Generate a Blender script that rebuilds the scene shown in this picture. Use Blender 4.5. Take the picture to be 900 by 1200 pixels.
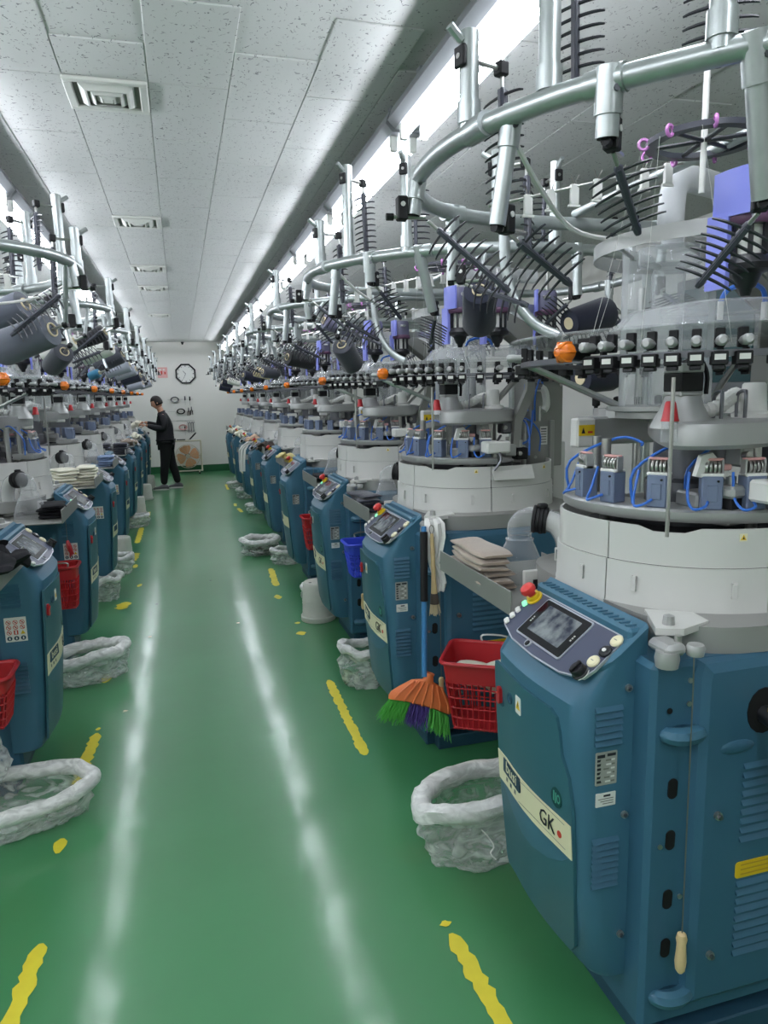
import bpy, bmesh, math, random
from mathutils import Vector, Matrix, Euler, noise as mnoise

random.seed(7)
PI = math.pi
SC = bpy.context.scene
COL = SC.collection
for o in list(bpy.data.objects):
    bpy.data.objects.remove(o)

# ------------------------------------------------------------------ camera, world, exposure
F_PX, YAW, PITCH, ROLL, CAM_H = 831.63, 0.2740, 0.1657, -0.0236, 1.60
cam = bpy.data.cameras.new('camera')
cam.sensor_fit = 'HORIZONTAL'
cam.sensor_width = 36.0
cam.lens = F_PX * 36.0 / 900.0
cam.clip_start, cam.clip_end = 0.02, 100
cam_o = bpy.data.objects.new('camera', cam)
COL.objects.link(cam_o)
fw = Vector((math.sin(YAW) * math.cos(PITCH), math.cos(YAW) * math.cos(PITCH), -math.sin(PITCH)))
rt = Vector((math.cos(YAW), -math.sin(YAW), 0))
up = rt.cross(fw)
r2 = rt * math.cos(ROLL) + up * math.sin(ROLL)
u2 = -rt * math.sin(ROLL) + up * math.cos(ROLL)
cm = Matrix((r2, u2, -fw)).transposed().to_4x4()
cm.translation = Vector((0, 0, CAM_H))
cam_o.matrix_world = cm
SC.camera = cam_o

world = bpy.data.worlds.new('room_world')
world.use_nodes = True
world.node_tree.nodes['Background'].inputs[0].default_value = (0.8, 0.85, 0.9, 1)
world.node_tree.nodes['Background'].inputs[1].default_value = 0.05
SC.world = world
vs = SC.view_settings
vs.view_transform = 'Standard'
vs.look = 'None'
vs.gamma = 1.0
vs.use_curve_mapping = False
vs.exposure = 0.12
TUBE_POWER = 38.0
SC.cycles.max_bounces = 10
SC.cycles.transparent_max_bounces = 24
SC.cycles.use_denoising = True
SC.cycles.sample_clamp_indirect = 6.0

# ------------------------------------------------------------------ materials
def lin(h):
    h = h.lstrip('#')
    out = []
    for i in (0, 2, 4):
        c = int(h[i:i + 2], 16) / 255
        out.append(c / 12.92 if c <= 0.04045 else ((c + 0.055) / 1.055) ** 2.4)
    return tuple(out) + (1,)

M = {}
def mat(name, col, rough=0.5, metal=0.0, bump=0.0, bscale=200.0, var=0.0, vscale=8.0, coat=0.0, trans=0.0, alpha=1.0, emit=None, estr=0.0, sheen=0.0, ior=1.45):
    m = bpy.data.materials.new(name)
    m.use_nodes = True
    nt = m.node_tree
    b = nt.nodes['Principled BSDF']
    c = lin(col) if isinstance(col, str) else col
    b.inputs['Base Color'].default_value = c
    b.inputs['Roughness'].default_value = rough
    b.inputs['Metallic'].default_value = metal
    b.inputs['IOR'].default_value = ior
    b.inputs['Coat Weight'].default_value = coat
    b.inputs['Transmission Weight'].default_value = trans
    b.inputs['Alpha'].default_value = alpha
    b.inputs['Sheen Weight'].default_value = sheen
    if emit:
        b.inputs['Emission Color'].default_value = lin(emit)
        b.inputs['Emission Strength'].default_value = estr
    if bump or var:
        tc = nt.nodes.new('ShaderNodeTexCoord')
    if bump:
        n = nt.nodes.new('ShaderNodeTexNoise')
        n.inputs['Scale'].default_value = bscale
        n.inputs['Detail'].default_value = 2
        bp = nt.nodes.new('ShaderNodeBump')
        bp.inputs['Strength'].default_value = bump
        bp.inputs['Distance'].default_value = 0.002
        nt.links.new(tc.outputs['Object'], n.inputs['Vector'])
        nt.links.new(n.outputs['Fac'], bp.inputs['Height'])
        nt.links.new(bp.outputs['Normal'], b.inputs['Normal'])
    if var:
        n2 = nt.nodes.new('ShaderNodeTexNoise')
        n2.inputs['Scale'].default_value = vscale
        n2.inputs['Detail'].default_value = 5
        mx = nt.nodes.new('ShaderNodeMix')
        mx.data_type = 'RGBA'
        mx.inputs[6].default_value = tuple(x * (1 - var) for x in c[:3]) + (1,)
        mx.inputs[7].default_value = tuple(min(1, x * (1 + var)) for x in c[:3]) + (1,)
        nt.links.new(tc.outputs['Object'], n2.inputs['Vector'])
        nt.links.new(n2.outputs['Fac'], mx.inputs[0])
        nt.links.new(mx.outputs[2], b.inputs['Base Color'])
    M[name] = m
    return m

def clear_mat(name, tint, mixf, rough=0.1, fk=0.55):
    """thin clear plastic: mostly see-through, the rest a glossy milky sheet"""
    m = bpy.data.materials.new(name)
    m.use_nodes = True
    nt = m.node_tree
    for n in list(nt.nodes):
        nt.nodes.remove(n)
    out = nt.nodes.new('ShaderNodeOutputMaterial')
    tr = nt.nodes.new('ShaderNodeBsdfTransparent')
    tr.inputs[0].default_value = (0.96, 0.97, 0.97, 1)
    pb = nt.nodes.new('ShaderNodeBsdfPrincipled')
    pb.inputs['Base Color'].default_value = lin(tint)
    pb.inputs['Roughness'].default_value = rough
    fr = nt.nodes.new('ShaderNodeLayerWeight')
    fr.inputs[0].default_value = 0.25
    ad = nt.nodes.new('ShaderNodeMath')
    ad.operation = 'MULTIPLY_ADD'
    ad.inputs[1].default_value = fk
    ad.inputs[2].default_value = mixf
    ad.use_clamp = True
    ms = nt.nodes.new('ShaderNodeMixShader')
    nt.links.new(fr.outputs['Facing'], ad.inputs[0])
    nt.links.new(ad.outputs[0], ms.inputs[0])
    nt.links.new(tr.outputs[0], ms.inputs[1])
    nt.links.new(pb.outputs[0], ms.inputs[2])
    nt.links.new(ms.outputs[0], out.inputs[0])
    M[name] = m
    return m

mat('blue_paint', '#3b677d', 0.42, 0, 0.10, 900, 0.06, 3)
mat('blue_side', '#355f76', 0.45, 0, 0.10, 900, 0.06, 3)
mat('door_teal', '#315e6c', 0.40, 0, 0.06, 900)
mat('blue_dark', '#264a5e', 0.5)
mat('dark_panel', '#454a5e', 0.35)
mat('trim_silver', '#b9bec6', 0.3, 0.6)
mat('screen_glass', '#15161a', 0.12)
mat('cover_white', '#c9c9c4', 0.38, 0, 0.03, 400)
mat('deck_grey', '#9a9a96', 0.45, 0.3)
mat('cast_grey', '#a9aaa8', 0.42, 0.45, 0.08, 300, 0.08, 6)
mat('steel', '#b4b4b0', 0.28, 0.9, 0, 0, 0.1, 20)
mat('steel_dark', '#74757a', 0.32, 0.85)
mat('sheet_steel', '#8c8d88', 0.45, 0.35, 0, 0, 0.08, 5)
mat('galvanised', '#aeb4b3', 0.34, 0.75, 0.05, 60, 0.16, 25)
mat('black_plastic', '#16171b', 0.4)
mat('rubber_black', '#0d0d10', 0.6)
mat('comb_grey', '#42444d', 0.38)
mat('tine_dark', '#2b2c32', 0.35)
mat('block_bluegrey', '#6f7b93', 0.45, 0.15)
mat('white_plastic', '#d9d9d4', 0.35)
mat('tape_white', '#e9e9e4', 0.5)
mat('red_plastic', '#b3262c', 0.36)
mat('red_bright', '#d23a36', 0.35)
mat('yellow_label', '#d8b61c', 0.45)
mat('yellow_dark', '#b8942a', 0.4)
mat('cream_label', '#e3dcb8', 0.45)
mat('paper_white', '#dcdcd6', 0.6)
mat('label_silver', '#a3a49d', 0.4, 0.2)
mat('ink_dark', '#23252c', 0.6)
mat('ink_navy', '#17384c', 0.5)
mat('ink_grey', '#77776f', 0.6)
mat('ink_red', '#c23a2c', 0.5)
mat('emblem_dark', '#0f3f42', 0.4)
mat('emblem_line', '#4f9a86', 0.4)
mat('lamp_orange', '#e0761a', 0.25, coat=0.5)
mat('green_lit', '#8fe0b4', 0.35, emit='#8fffc4', estr=0.6)
mat('violet_plastic', '#7f86d8', 0.34)
mat('violet_grey', '#6b6a83', 0.38)
mat('plum', '#5a3c56', 0.4)
mat('eyelet_purple', '#c77fc4', 0.25)
mat('hose_blue', '#3a6fc8', 0.35)
mat('wood_light', '#d3b98a', 0.5, 0, 0.05, 80, 0.1, 30)
mat('wire', '#7d7a72', 0.4, 0.7)
mat('cone_paper', '#d8c9a6', 0.6)
mat('sock_beige', '#97897a', 0.9, 0, 0.6, 350, 0.15, 40, sheen=0.4)
mat('sock_navy', '#1c2030', 0.95, 0, 0.6, 350, 0.15, 40, sheen=0.3)
mat('sock_cream', '#e2dfcc', 0.9, 0, 0.5, 350, 0.06, 40)
mat('sock_brown', '#4f4640', 0.95, 0, 0.6, 300, 0.3, 40)
mat('sock_yellow', '#d6c98a', 0.9, 0, 0.5, 350, 0.1, 40)
mat('sock_peach', '#d9b79c', 0.9, 0, 0.5, 350, 0.1, 40)
mat('sock_black', '#15161a', 0.95, 0, 0.6, 350, 0.15, 40)
mat('sock_bluegrey', '#7f93b4', 0.95, 0, 0.5, 350, 0.15, 40)
mat('towel_white', '#e4e4df', 0.95, 0, 0.5, 300)
mat('broom_orange', '#e07a45', 0.45)
mat('bristle_green', '#55b04a', 0.6)
mat('bristle_purple', '#5b4a94', 0.6)
mat('broom_blue', '#3f7fb4', 0.4)
mat('basket_blue', '#3c4fd0', 0.4)
mat('pail_white', '#c9c9c0', 0.55, 0, 0.2, 120, 0.08, 30)
mat('jacket', '#1a1b20', 0.7)
mat('trousers', '#0c0c0f', 0.85)
mat('skin', '#b98b72', 0.55)
mat('hair', '#1a1513', 0.6)
mat('shoe_grey', '#5d5d60', 0.7)
mat('sole_white', '#c9c9c4', 0.6)
mat('fan_orange', '#d79a6a', 0.4, alpha=1)
mat('fan_frame', '#bfb9a4', 0.45)
mat('clock_face', '#dfe0dc', 0.5)
mat('wall_paint', '#dddcd6', 0.7, 0, 0.05, 60, 0.03, 1.2)
mat('base_green', '#1f5a36', 0.45)
mat('vent_white', '#c9cac4', 0.5)
mat('shadow_black', '#08090b', 0.8)
mat('tube_glow', '#ffffff', 0.4, emit='#f2f6ff', estr=TUBE_POWER)
mat('fixture_white', '#74777a', 0.5)
mat('sticker_pink', '#d9a4a0', 0.5)
clear_mat('clear_plastic', '#d8dadb', 0.10, 0.05, fk=0.4)
clear_mat('clear_milky', '#d6d8da', 0.14, 0.12, fk=0.6)
clear_mat('bag_film', '#e2e4e0', 0.34, 0.3, fk=0.3)
clear_mat('bag_roll', '#e4e5e1', 0.74, 0.38, fk=0.3)
clear_mat('pipe_white', '#d9dbdd', 0.5, 0.3)
clear_mat('clear_tube', '#d4d7d9', 0.14, 0.06, fk=0.75)
for k, c in dict(navy='#171c30', black='#15161a', charcoal='#3b3e46', slate='#5d626d', white='#d4d6cd', lilac='#6f6c86', pale='#a2a6b2', beige='#c2b58f', teal='#2d7190').items():
    m = mat('yarn_' + k, c, 0.85, 0, 0.0, 0, 0, 8, sheen=0.25)
    nt = m.node_tree
    b = nt.nodes['Principled BSDF']
    tc = nt.nodes.new('ShaderNodeTexCoord')
    wv = nt.nodes.new('ShaderNodeTexWave')
    wv.bands_direction = 'Z'
    wv.inputs['Scale'].default_value = 90
    wv.inputs['Distortion'].default_value = 1.5
    bp = nt.nodes.new('ShaderNodeBump')
    bp.inputs['Strength'].default_value = 0.25
    bp.inputs['Distance'].default_value = 0.002
    nt.links.new(tc.outputs['Object'], wv.inputs['Vector'])
    nt.links.new(wv.outputs['Fac'], bp.inputs['Height'])
    nt.links.new(bp.outputs['Normal'], b.inputs['Normal'])

for nm, lo, hi, sc in (('bag_film', .10, .60, 9), ('bag_roll', .60, .95, 14)):
    nt = M[nm].node_tree
    tc = nt.nodes.new('ShaderNodeTexCoord'); mp_ = nt.nodes.new('ShaderNodeMapping'); mp_.inputs['Scale'].default_value = (1, 1, 2.2); mp_.inputs['Rotation'].default_value = (.5, .7, .2)
    nz = nt.nodes.new('ShaderNodeTexNoise'); nz.inputs['Scale'].default_value = sc; nz.inputs['Detail'].default_value = 6; nz.inputs['Distortion'].default_value = 1.6
    mr_ = nt.nodes.new('ShaderNodeMapRange'); mr_.inputs[1].default_value = .38; mr_.inputs[2].default_value = .66; mr_.inputs[3].default_value = lo; mr_.inputs[4].default_value = hi
    bp_ = nt.nodes.new('ShaderNodeBump'); bp_.inputs['Strength'].default_value = .45; bp_.inputs['Distance'].default_value = .008
    ad_ = [n for n in nt.nodes if n.type == 'MATH'][0]; pb_ = [n for n in nt.nodes if n.type == 'BSDF_PRINCIPLED'][0]
    nt.links.new(tc.outputs['Object'], mp_.inputs['Vector']); nt.links.new(mp_.outputs[0], nz.inputs['Vector'])
    nt.links.new(nz.outputs['Fac'], mr_.inputs[0]); nt.links.new(mr_.outputs[0], ad_.inputs[2])
    nt.links.new(nz.outputs['Fac'], bp_.inputs['Height']); nt.links.new(bp_.outputs[0], pb_.inputs['Normal'])

# floor: glossy green epoxy with uneven gloss and faint scuffs
m = mat('epoxy_green', '#2c7d43', 0.22)
nt = m.node_tree
b = nt.nodes['Principled BSDF']
tc = nt.nodes.new('ShaderNodeTexCoord')
n1 = nt.nodes.new('ShaderNodeTexNoise'); n1.inputs['Scale'].default_value = 0.9; n1.inputs['Detail'].default_value = 6
r1 = nt.nodes.new('ShaderNodeValToRGB')
r1.color_ramp.elements[0].color = lin('#39784a'); r1.color_ramp.elements[0].position = 0.3
r1.color_ramp.elements[1].color = lin('#418455'); r1.color_ramp.elements[1].position = 0.7
n2 = nt.nodes.new('ShaderNodeTexNoise'); n2.inputs['Scale'].default_value = 5.0; n2.inputs['Detail'].default_value = 8
mr = nt.nodes.new('ShaderNodeMapRange'); mr.inputs[1].default_value = 0.3; mr.inputs[2].default_value = 0.7; mr.inputs[3].default_value = 0.11; mr.inputs[4].default_value = 0.16
n3 = nt.nodes.new('ShaderNodeTexNoise'); n3.inputs['Scale'].default_value = 5.0; n3.inputs['Detail'].default_value = 3
bp = nt.nodes.new('ShaderNodeBump'); bp.inputs['Strength'].default_value = 0.30; bp.inputs['Distance'].default_value = 0.006
for n in (n1, n2, n3):
    nt.links.new(tc.outputs['Object'], n.inputs['Vector'])
nt.links.new(n1.outputs['Fac'], r1.inputs[0]); nt.links.new(r1.outputs[0], b.inputs['Base Color'])
b.inputs['Roughness'].default_value = 0.42; b.inputs['Coat Weight'].default_value = 0.7
nt.links.new(n2.outputs['Fac'], mr.inputs[0]); nt.links.new(mr.outputs[0], b.inputs['Coat Roughness'])
nt.links.new(bp.outputs['Normal'], b.inputs['Coat Normal'])
nt.links.new(n3.outputs['Fac'], bp.inputs['Height']); nt.links.new(bp.outputs['Normal'], b.inputs['Normal'])

# worn floor paint
m = mat('tape_yellow', '#d2c433', 0.45, 0, 0.15, 60, 0.18, 12)

# ceiling tile: mineral board with short dark fissures
m = mat('tile_fissured', '#c4c5c3', 0.85)
nt = m.node_tree
b = nt.nodes['Principled BSDF']
tc = nt.nodes.new('ShaderNodeTexCoord')
oi = nt.nodes.new('ShaderNodeNewGeometry')
mp = nt.nodes.new('ShaderNodeMapping'); mp.inputs['Scale'].default_value = (84, 42, 42)
dn = nt.nodes.new('ShaderNodeTexNoise'); dn.inputs['Scale'].default_value = 26; dn.inputs['Detail'].default_value = 2
vm = nt.nodes.new('ShaderNodeVectorMath'); vm.operation = 'MULTIPLY_ADD'; vm.inputs[1].default_value = (0.07, 0.07, 0)
vo = nt.nodes.new('ShaderNodeTexVoronoi'); vo.inputs['Randomness'].default_value = 1.0; vo.inputs['Scale'].default_value = 1.0
cr = nt.nodes.new('ShaderNodeValToRGB')
cr.color_ramp.elements[0].color = lin('#77777a'); cr.color_ramp.elements[0].position = 0.12
cr.color_ramp.elements[1].color = lin('#c4c5c3'); cr.color_ramp.elements[1].position = 0.26
nt.links.new(oi.outputs['Position'], dn.inputs['Vector'])
nt.links.new(dn.outputs['Color'], vm.inputs[0]); nt.links.new(oi.outputs['Position'], vm.inputs[2])
nt.links.new(vm.outputs[0], mp.inputs['Vector'])
nt.links.new(mp.outputs[0], vo.inputs['Vector'])
nt.links.new(vo.outputs['Distance'], cr.inputs[0]); nt.links.new(cr.outputs[0], b.inputs['Base Color'])

# touch screen picture: murky reflection over a dim interface
m = mat('screen_picture', '#5d6470', 0.10)
nt = m.node_tree
b = nt.nodes['Principled BSDF']
tc = nt.nodes.new('ShaderNodeTexCoord')
nz = nt.nodes.new('ShaderNodeTexNoise'); nz.inputs['Scale'].default_value = 28; nz.inputs['Detail'].default_value = 4
rp = nt.nodes.new('ShaderNodeValToRGB')
rp.color_ramp.elements[0].color = lin('#2a2f3c'); rp.color_ramp.elements[0].position = 0.35
rp.color_ramp.elements[1].color = lin('#747a7c'); rp.color_ramp.elements[1].position = 0.7
nt.links.new(tc.outputs['Object'], nz.inputs['Vector'])
nt.links.new(nz.outputs['Fac'], rp.inputs[0])
nt.links.new(rp.outputs[0], b.inputs['Base Color']); nt.links.new(rp.outputs[0], b.inputs['Emission Color'])
b.inputs['Emission Strength'].default_value = 0.25

# ------------------------------------------------------------------ mesh helper
class MB:
    def __init__(s):
        s.v, s.f, s.m, s.slots = [], [], [], []
    def si(s, mt):
        if mt not in s.slots:
            s.slots.append(mt)
        return s.slots.index(mt)
    def add(s, vs_, fs, mt):
        k = len(s.v); i = s.si(mt)
        s.v += [tuple(v) for v in vs_]
        for f in fs:
            s.f.append([k + a for a in f]); s.m.append(i)
        return s
    def box(s, x0, x1, y0, y1, z0, z1, mt, c=0.0, T=None):
        if c <= 0:
            vs_ = [(x, y, z) for z in (z0, z1) for y in (y0, y1) for x in (x0, x1)]
            fs = [(0, 2, 3, 1), (4, 5, 7, 6), (0, 1, 5, 4), (2, 6, 7, 3), (0, 4, 6, 2), (1, 3, 7, 5)]
        else:
            c = min(c, (x1 - x0) * .45, (y1 - y0) * .45, (z1 - z0) * .45)
            vs_, idx = [], {}
            X, Y, Z = (x0, x1), (y0, y1), (z0, z1)
            for i in (0, 1):
                for j in (0, 1):
                    for k in (0, 1):
                        sx, sy, sz = (1 - 2 * i) * c, (1 - 2 * j) * c, (1 - 2 * k) * c
                        for a in range(3):
                            p = [X[i] + sx, Y[j] + sy, Z[k] + sz]
                            p[a] = (X[i], Y[j], Z[k])[a]
                            idx[i, j, k, a] = len(vs_); vs_.append(p)
            fs = []
            def q(*t): fs.append([idx[e] for e in t])
            for i in (0, 1):
                o = [(i, 0, 0, 0), (i, 0, 1, 0), (i, 1, 1, 0), (i, 1, 0, 0)]; q(*(o if i == 0 else o[::-1]))
                o = [(0, i, 0, 1), (1, i, 0, 1), (1, i, 1, 1), (0, i, 1, 1)]; q(*(o if i == 0 else o[::-1]))
                o = [(0, 0, i, 2), (0, 1, i, 2), (1, 1, i, 2), (1, 0, i, 2)]; q(*(o if i == 0 else o[::-1]))
            for i in (0, 1):
                for j in (0, 1):
                    q((i, j, 0, 0), (i, j, 1, 0), (i, j, 1, 1), (i, j, 0, 1))
                    q((i, 0, j, 0), (i, 1, j, 0), (i, 1, j, 2), (i, 0, j, 2))
                    q((0, i, j, 1), (1, i, j, 1), (1, i, j, 2), (0, i, j, 2))
                    for k in (0, 1):
                        q((i, j, k, 0), (i, j, k, 1), (i, j, k, 2))
        if T is not None:
            vs_ = [T @ Vector(v) for v in vs_]
        return s.add(vs_, fs, mt)
    def rings(s, R, mt, cap0=True, cap1=True, closed=False):
        n = len(R[0]); vs_ = [p for r in R for p in r]; fs = []
        L = len(R)
        for a in range(L if closed else L - 1):
            b_ = (a + 1) % L
            for i in range(n):
                j = (i + 1) % n
                fs.append((a * n + i, a * n + j, b_ * n + j, b_ * n + i))
        if not closed:
            if cap0: fs.append(tuple(range(n))[::-1])
            if cap1: fs.append(tuple((L - 1) * n + i for i in range(n)))
        return s.add(vs_, fs, mt)
    def tube(s, pts, r, mt, n=8, closed=False, caps=True):
        pts = [Vector(p) for p in pts]; L = len(pts)
        rs = r if isinstance(r, (list, tuple)) else [r] * L
        t0 = (pts[1] - pts[0]).normalized()
        a = Vector((0, 0, 1)) if abs(t0.z) < .9 else Vector((1, 0, 0))
        nrm = t0.cross(a).normalized(); R = []
        for i, p in enumerate(pts):
            if closed: t = (pts[(i + 1) % L] - pts[i - 1]).normalized()
            elif i == 0: t = t0
            elif i == L - 1: t = (pts[i] - pts[i - 1]).normalized()
            else: t = ((pts[i + 1] - p).normalized() + (p - pts[i - 1]).normalized()).normalized()
            nrm = (nrm - t * nrm.dot(t)).normalized(); bn = t.cross(nrm)
            R.append([p + (nrm * math.cos(2 * PI * k / n) + bn * math.sin(2 * PI * k / n)) * rs[i] for k in range(n)])
        return s.rings(R, mt, caps, caps, closed)
    def cyl(s, p0, p1, r0, mt, r1=None, n=12):
        return s.tube([p0, p1], [r0, r0 if r1 is None else r1], mt, n)
    def lathe(s, prof, mt, n=20, c=(0, 0, 0), T=None, cap0=True, cap1=True):
        R = []
        for r, z in prof:
            ring = [Vector((c[0] + r * math.cos(2 * PI * k / n), c[1] + r * math.sin(2 * PI * k / n), c[2] + z)) for k in range(n)]
            R.append([T @ p for p in ring] if T is not None else ring)
        return s.rings(R, mt, cap0, cap1)
    def ball(s, c, r, mt, n=10, m_=6, sc=(1, 1, 1)):
        prof = [(max(1e-4, math.sin(PI * i / m_)) * r, -math.cos(PI * i / m_) * r) for i in range(m_ + 1)]
        T = Matrix.Translation(Vector(c)) @ Matrix.Diagonal((sc[0], sc[1], sc[2], 1))
        return s.lathe(prof, mt, n, T=T)
    def prism(s, poly, h0, h1, mt, T):
        """polygon in the local xy plane (counter-clockwise) extruded along local z"""
        n = len(poly)
        return s.rings([[T @ Vector((x, y, h0)) for x, y in poly], [T @ Vector((x, y, h1)) for x, y in poly]], mt)
    def mesh(s, name, ang=40):
        me = bpy.data.meshes.new(name)
        me.from_pydata(s.v, [], s.f)
        for t in s.slots:
            me.materials.append(M[t])
        me.polygons.foreach_set('material_index', s.m)
        if ang:
            me.polygons.foreach_set('use_smooth', [True] * len(me.polygons))
            me.update()
            me.set_sharp_from_angle(angle=math.radians(ang))
        me.update()
        return me

def link(name, data, parent=None, loc=None, rot=None, T=None):
    o = bpy.data.objects.new(name, data)
    COL.objects.link(o)
    if parent: o.parent = parent
    if T is not None: o.matrix_local = T
    if loc is not None: o.location = loc
    if rot is not None: o.rotation_euler = rot
    return o
def part(name, mb, parent, loc=None, rot=None, T=None, ang=40, label=None, kind=None):
    o = link(name, mb.mesh(name, ang) if isinstance(mb, MB) else mb, parent, loc, rot, T)
    if label: o['label'] = label
    if kind: o['kind'] = kind
    return o
def tag(o, label, cat, group=None):
    o['label'] = label; o['category'] = cat
    if group: o['group'] = group
    return o
def thing(name, label, cat, loc=(0, 0, 0), rz=0.0, group=None):
    o = link(name, None, None, loc, (0, 0, rz))
    o.empty_display_size = 0.1
    return tag(o, label, cat, group)
def single(name, mb, label, cat, group=None, loc=None, rot=None, ang=40):
    return tag(part(name, mb, None, loc, rot, ang=ang), label, cat, group)
def struct(name, mb, parent=None, ang=0):
    o = part(name, mb, parent, ang=ang)
    if not parent: o['kind'] = 'structure'
    return o
KIDS = {}
def kids_of():
    KIDS.clear()
    for o in COL.objects:
        if o.parent: KIDS.setdefault(o.parent.name, []).append(o)
def copy_tree(o, skip=(), parent=None, only_first=False):
    c = o.copy(); COL.objects.link(c)
    if parent: c.parent = parent
    for ch in KIDS.get(o.name, []):
        if ch.name.split('.')[0] in skip: continue
        copy_tree(ch, skip, c)
    return c
def text_part(name, body, size, mt, parent, T, extrude=0.0004, sx=1.0):
    cu = bpy.data.curves.new(name, 'FONT')
    cu.body = body; cu.size = size; cu.extrude = extrude; cu.align_x = 'CENTER'; cu.align_y = 'CENTER'; cu.resolution_u = 2
    cu.materials.append(M[mt])
    tmp = bpy.data.objects.new(name, cu); COL.objects.link(tmp)
    bpy.context.view_layer.update()
    me = bpy.data.meshes.new_from_object(tmp.evaluated_get(bpy.context.evaluated_depsgraph_get()))
    bpy.data.objects.remove(tmp); bpy.data.curves.remove(cu)
    me.materials.clear(); me.materials.append(M[mt])
    return link(name, me, parent, T=T @ Matrix.Diagonal((sx, 1, 1, 1)))
def frame(o, ex, ey):
    ex, ey = Vector(ex).normalized(), Vector(ey).normalized()
    ez = ex.cross(ey).normalized(); ey = ez.cross(ex)
    T = Matrix((ex, ey, ez)).transposed().to_4x4(); T.translation = Vector(o)
    return T
def smooth_path(pts, sub=4, closed=False):
    pts = [Vector(p) for p in pts]; L = len(pts); out = []
    for i in range(L if closed else L - 1):
        if closed: a, b_, c, d = pts[i - 1], pts[i], pts[(i + 1) % L], pts[(i + 2) % L]
        else: a, b_, c, d = pts[max(i - 1, 0)], pts[i], pts[i + 1], pts[min(i + 2, L - 1)]
        for k in range(sub):
            t = k / sub
            out.append(0.5 * ((2 * b_) + (c - a) * t + (2 * a - 5 * b_ + 4 * c - d) * t * t + (3 * b_ - a - 3 * c + d) * t ** 3))
    if not closed: out.append(pts[-1])
    return out
def rrect(w, h, r, n=3):
    out = []
    for cx, cy, a0 in ((w / 2 - r, h / 2 - r, 0), (-w / 2 + r, h / 2 - r, PI / 2), (-w / 2 + r, -h / 2 + r, PI), (w / 2 - r, -h / 2 + r, 1.5 * PI)):
        for k in range(n + 1):
            a = a0 + PI / 2 * k / n
            out.append((cx + r * math.cos(a), cy + r * math.sin(a)))
    return out
def circ(r, n=16):
    return [(r * math.cos(2 * PI * k / n), r * math.sin(2 * PI * k / n)) for k in range(n)]
ORD = ['first', 'second', 'third', 'fourth', 'fifth', 'sixth', 'seventh', 'eighth', 'ninth', 'tenth', 'eleventh']
RX, LX = 1.385, -1.15
RY = [1.70, 3.28, 4.69, 6.26, 7.78, 9.30, 10.82, 12.34, 13.86]
LY = [3.09 + 1.52 * k for k in range(8)]
CEIL, WALL_Y = 2.765, 16.0

# ------------------------------------------------------------------ the room
struct('floor', MB().box(-3.6, 3.6, -3.0, WALL_Y, -0.1, 0, 'epoxy_green'))
FLOOR = bpy.data.objects['floor']
struct('ceiling', MB().box(-3.6, 3.6, -3.0, WALL_Y, CEIL + 0.006, CEIL + 0.1, 'tile_fissured'))
CEILO = bpy.data.objects['ceiling']
struct('wall_back', MB().box(-3.6, 3.6, WALL_Y, WALL_Y + 0.12, -0.1, CEIL + 0.1, 'wall_paint'))
struct('wall_left', MB().box(-3.72, -3.6, -3.0, WALL_Y, -0.1, CEIL + 0.1, 'wall_paint'))
struct('wall_right', MB().box(3.6, 3.72, -3.0, WALL_Y, -0.1, CEIL + 0.1, 'wall_paint'))
struct('wall_front', MB().box(-3.6, 3.6, -3.12, -3.0, -0.1, CEIL + 0.1, 'wall_paint'))
struct('baseboard_back', MB().box(-3.6, 3.6, WALL_Y - 0.012, WALL_Y, 0, 0.15, 'base_green'))
struct('trim_1', MB().box(-3.6, 3.6, WALL_Y - 0.02, WALL_Y, CEIL - 0.02, CEIL + 0.008, 'wall_paint'))
# dark window in the right wall, glimpsed behind the first creel
w = struct('window_1', MB().box(3.56, 3.6, 3.0, 4.6, 1.55, 2.35, 'fixture_white', 0.01))
part('pane', MB().box(3.552, 3.562, 3.08, 3.77, 1.62, 2.28, 'emblem_dark', 0.002), w)
part('pane', MB().box(3.552, 3.562, 3.83, 4.52, 1.62, 2.28, 'emblem_dark', 0.002), w)
# ceiling tiles, 0.3 x 0.6 m in staggered columns
tile_me = MB().box(-0.1462, 0.1462, -0.2982, 0.2982, 0, 0.0065, 'tile_fissured', 0.002).mesh('ceiling_tile', 0)
for i in range(-3, 8):
    x = -0.033 + 0.2955 * i + 0.148
    for k in range(-1, 23):
        y = 3.002 + 0.6 * k + (0.0 if i % 2 == 0 else 0.3) + 0.3
        if y > WALL_Y - 0.31: continue
        link('ceiling_tile', tile_me, CEILO, (x, y, CEIL))
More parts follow.
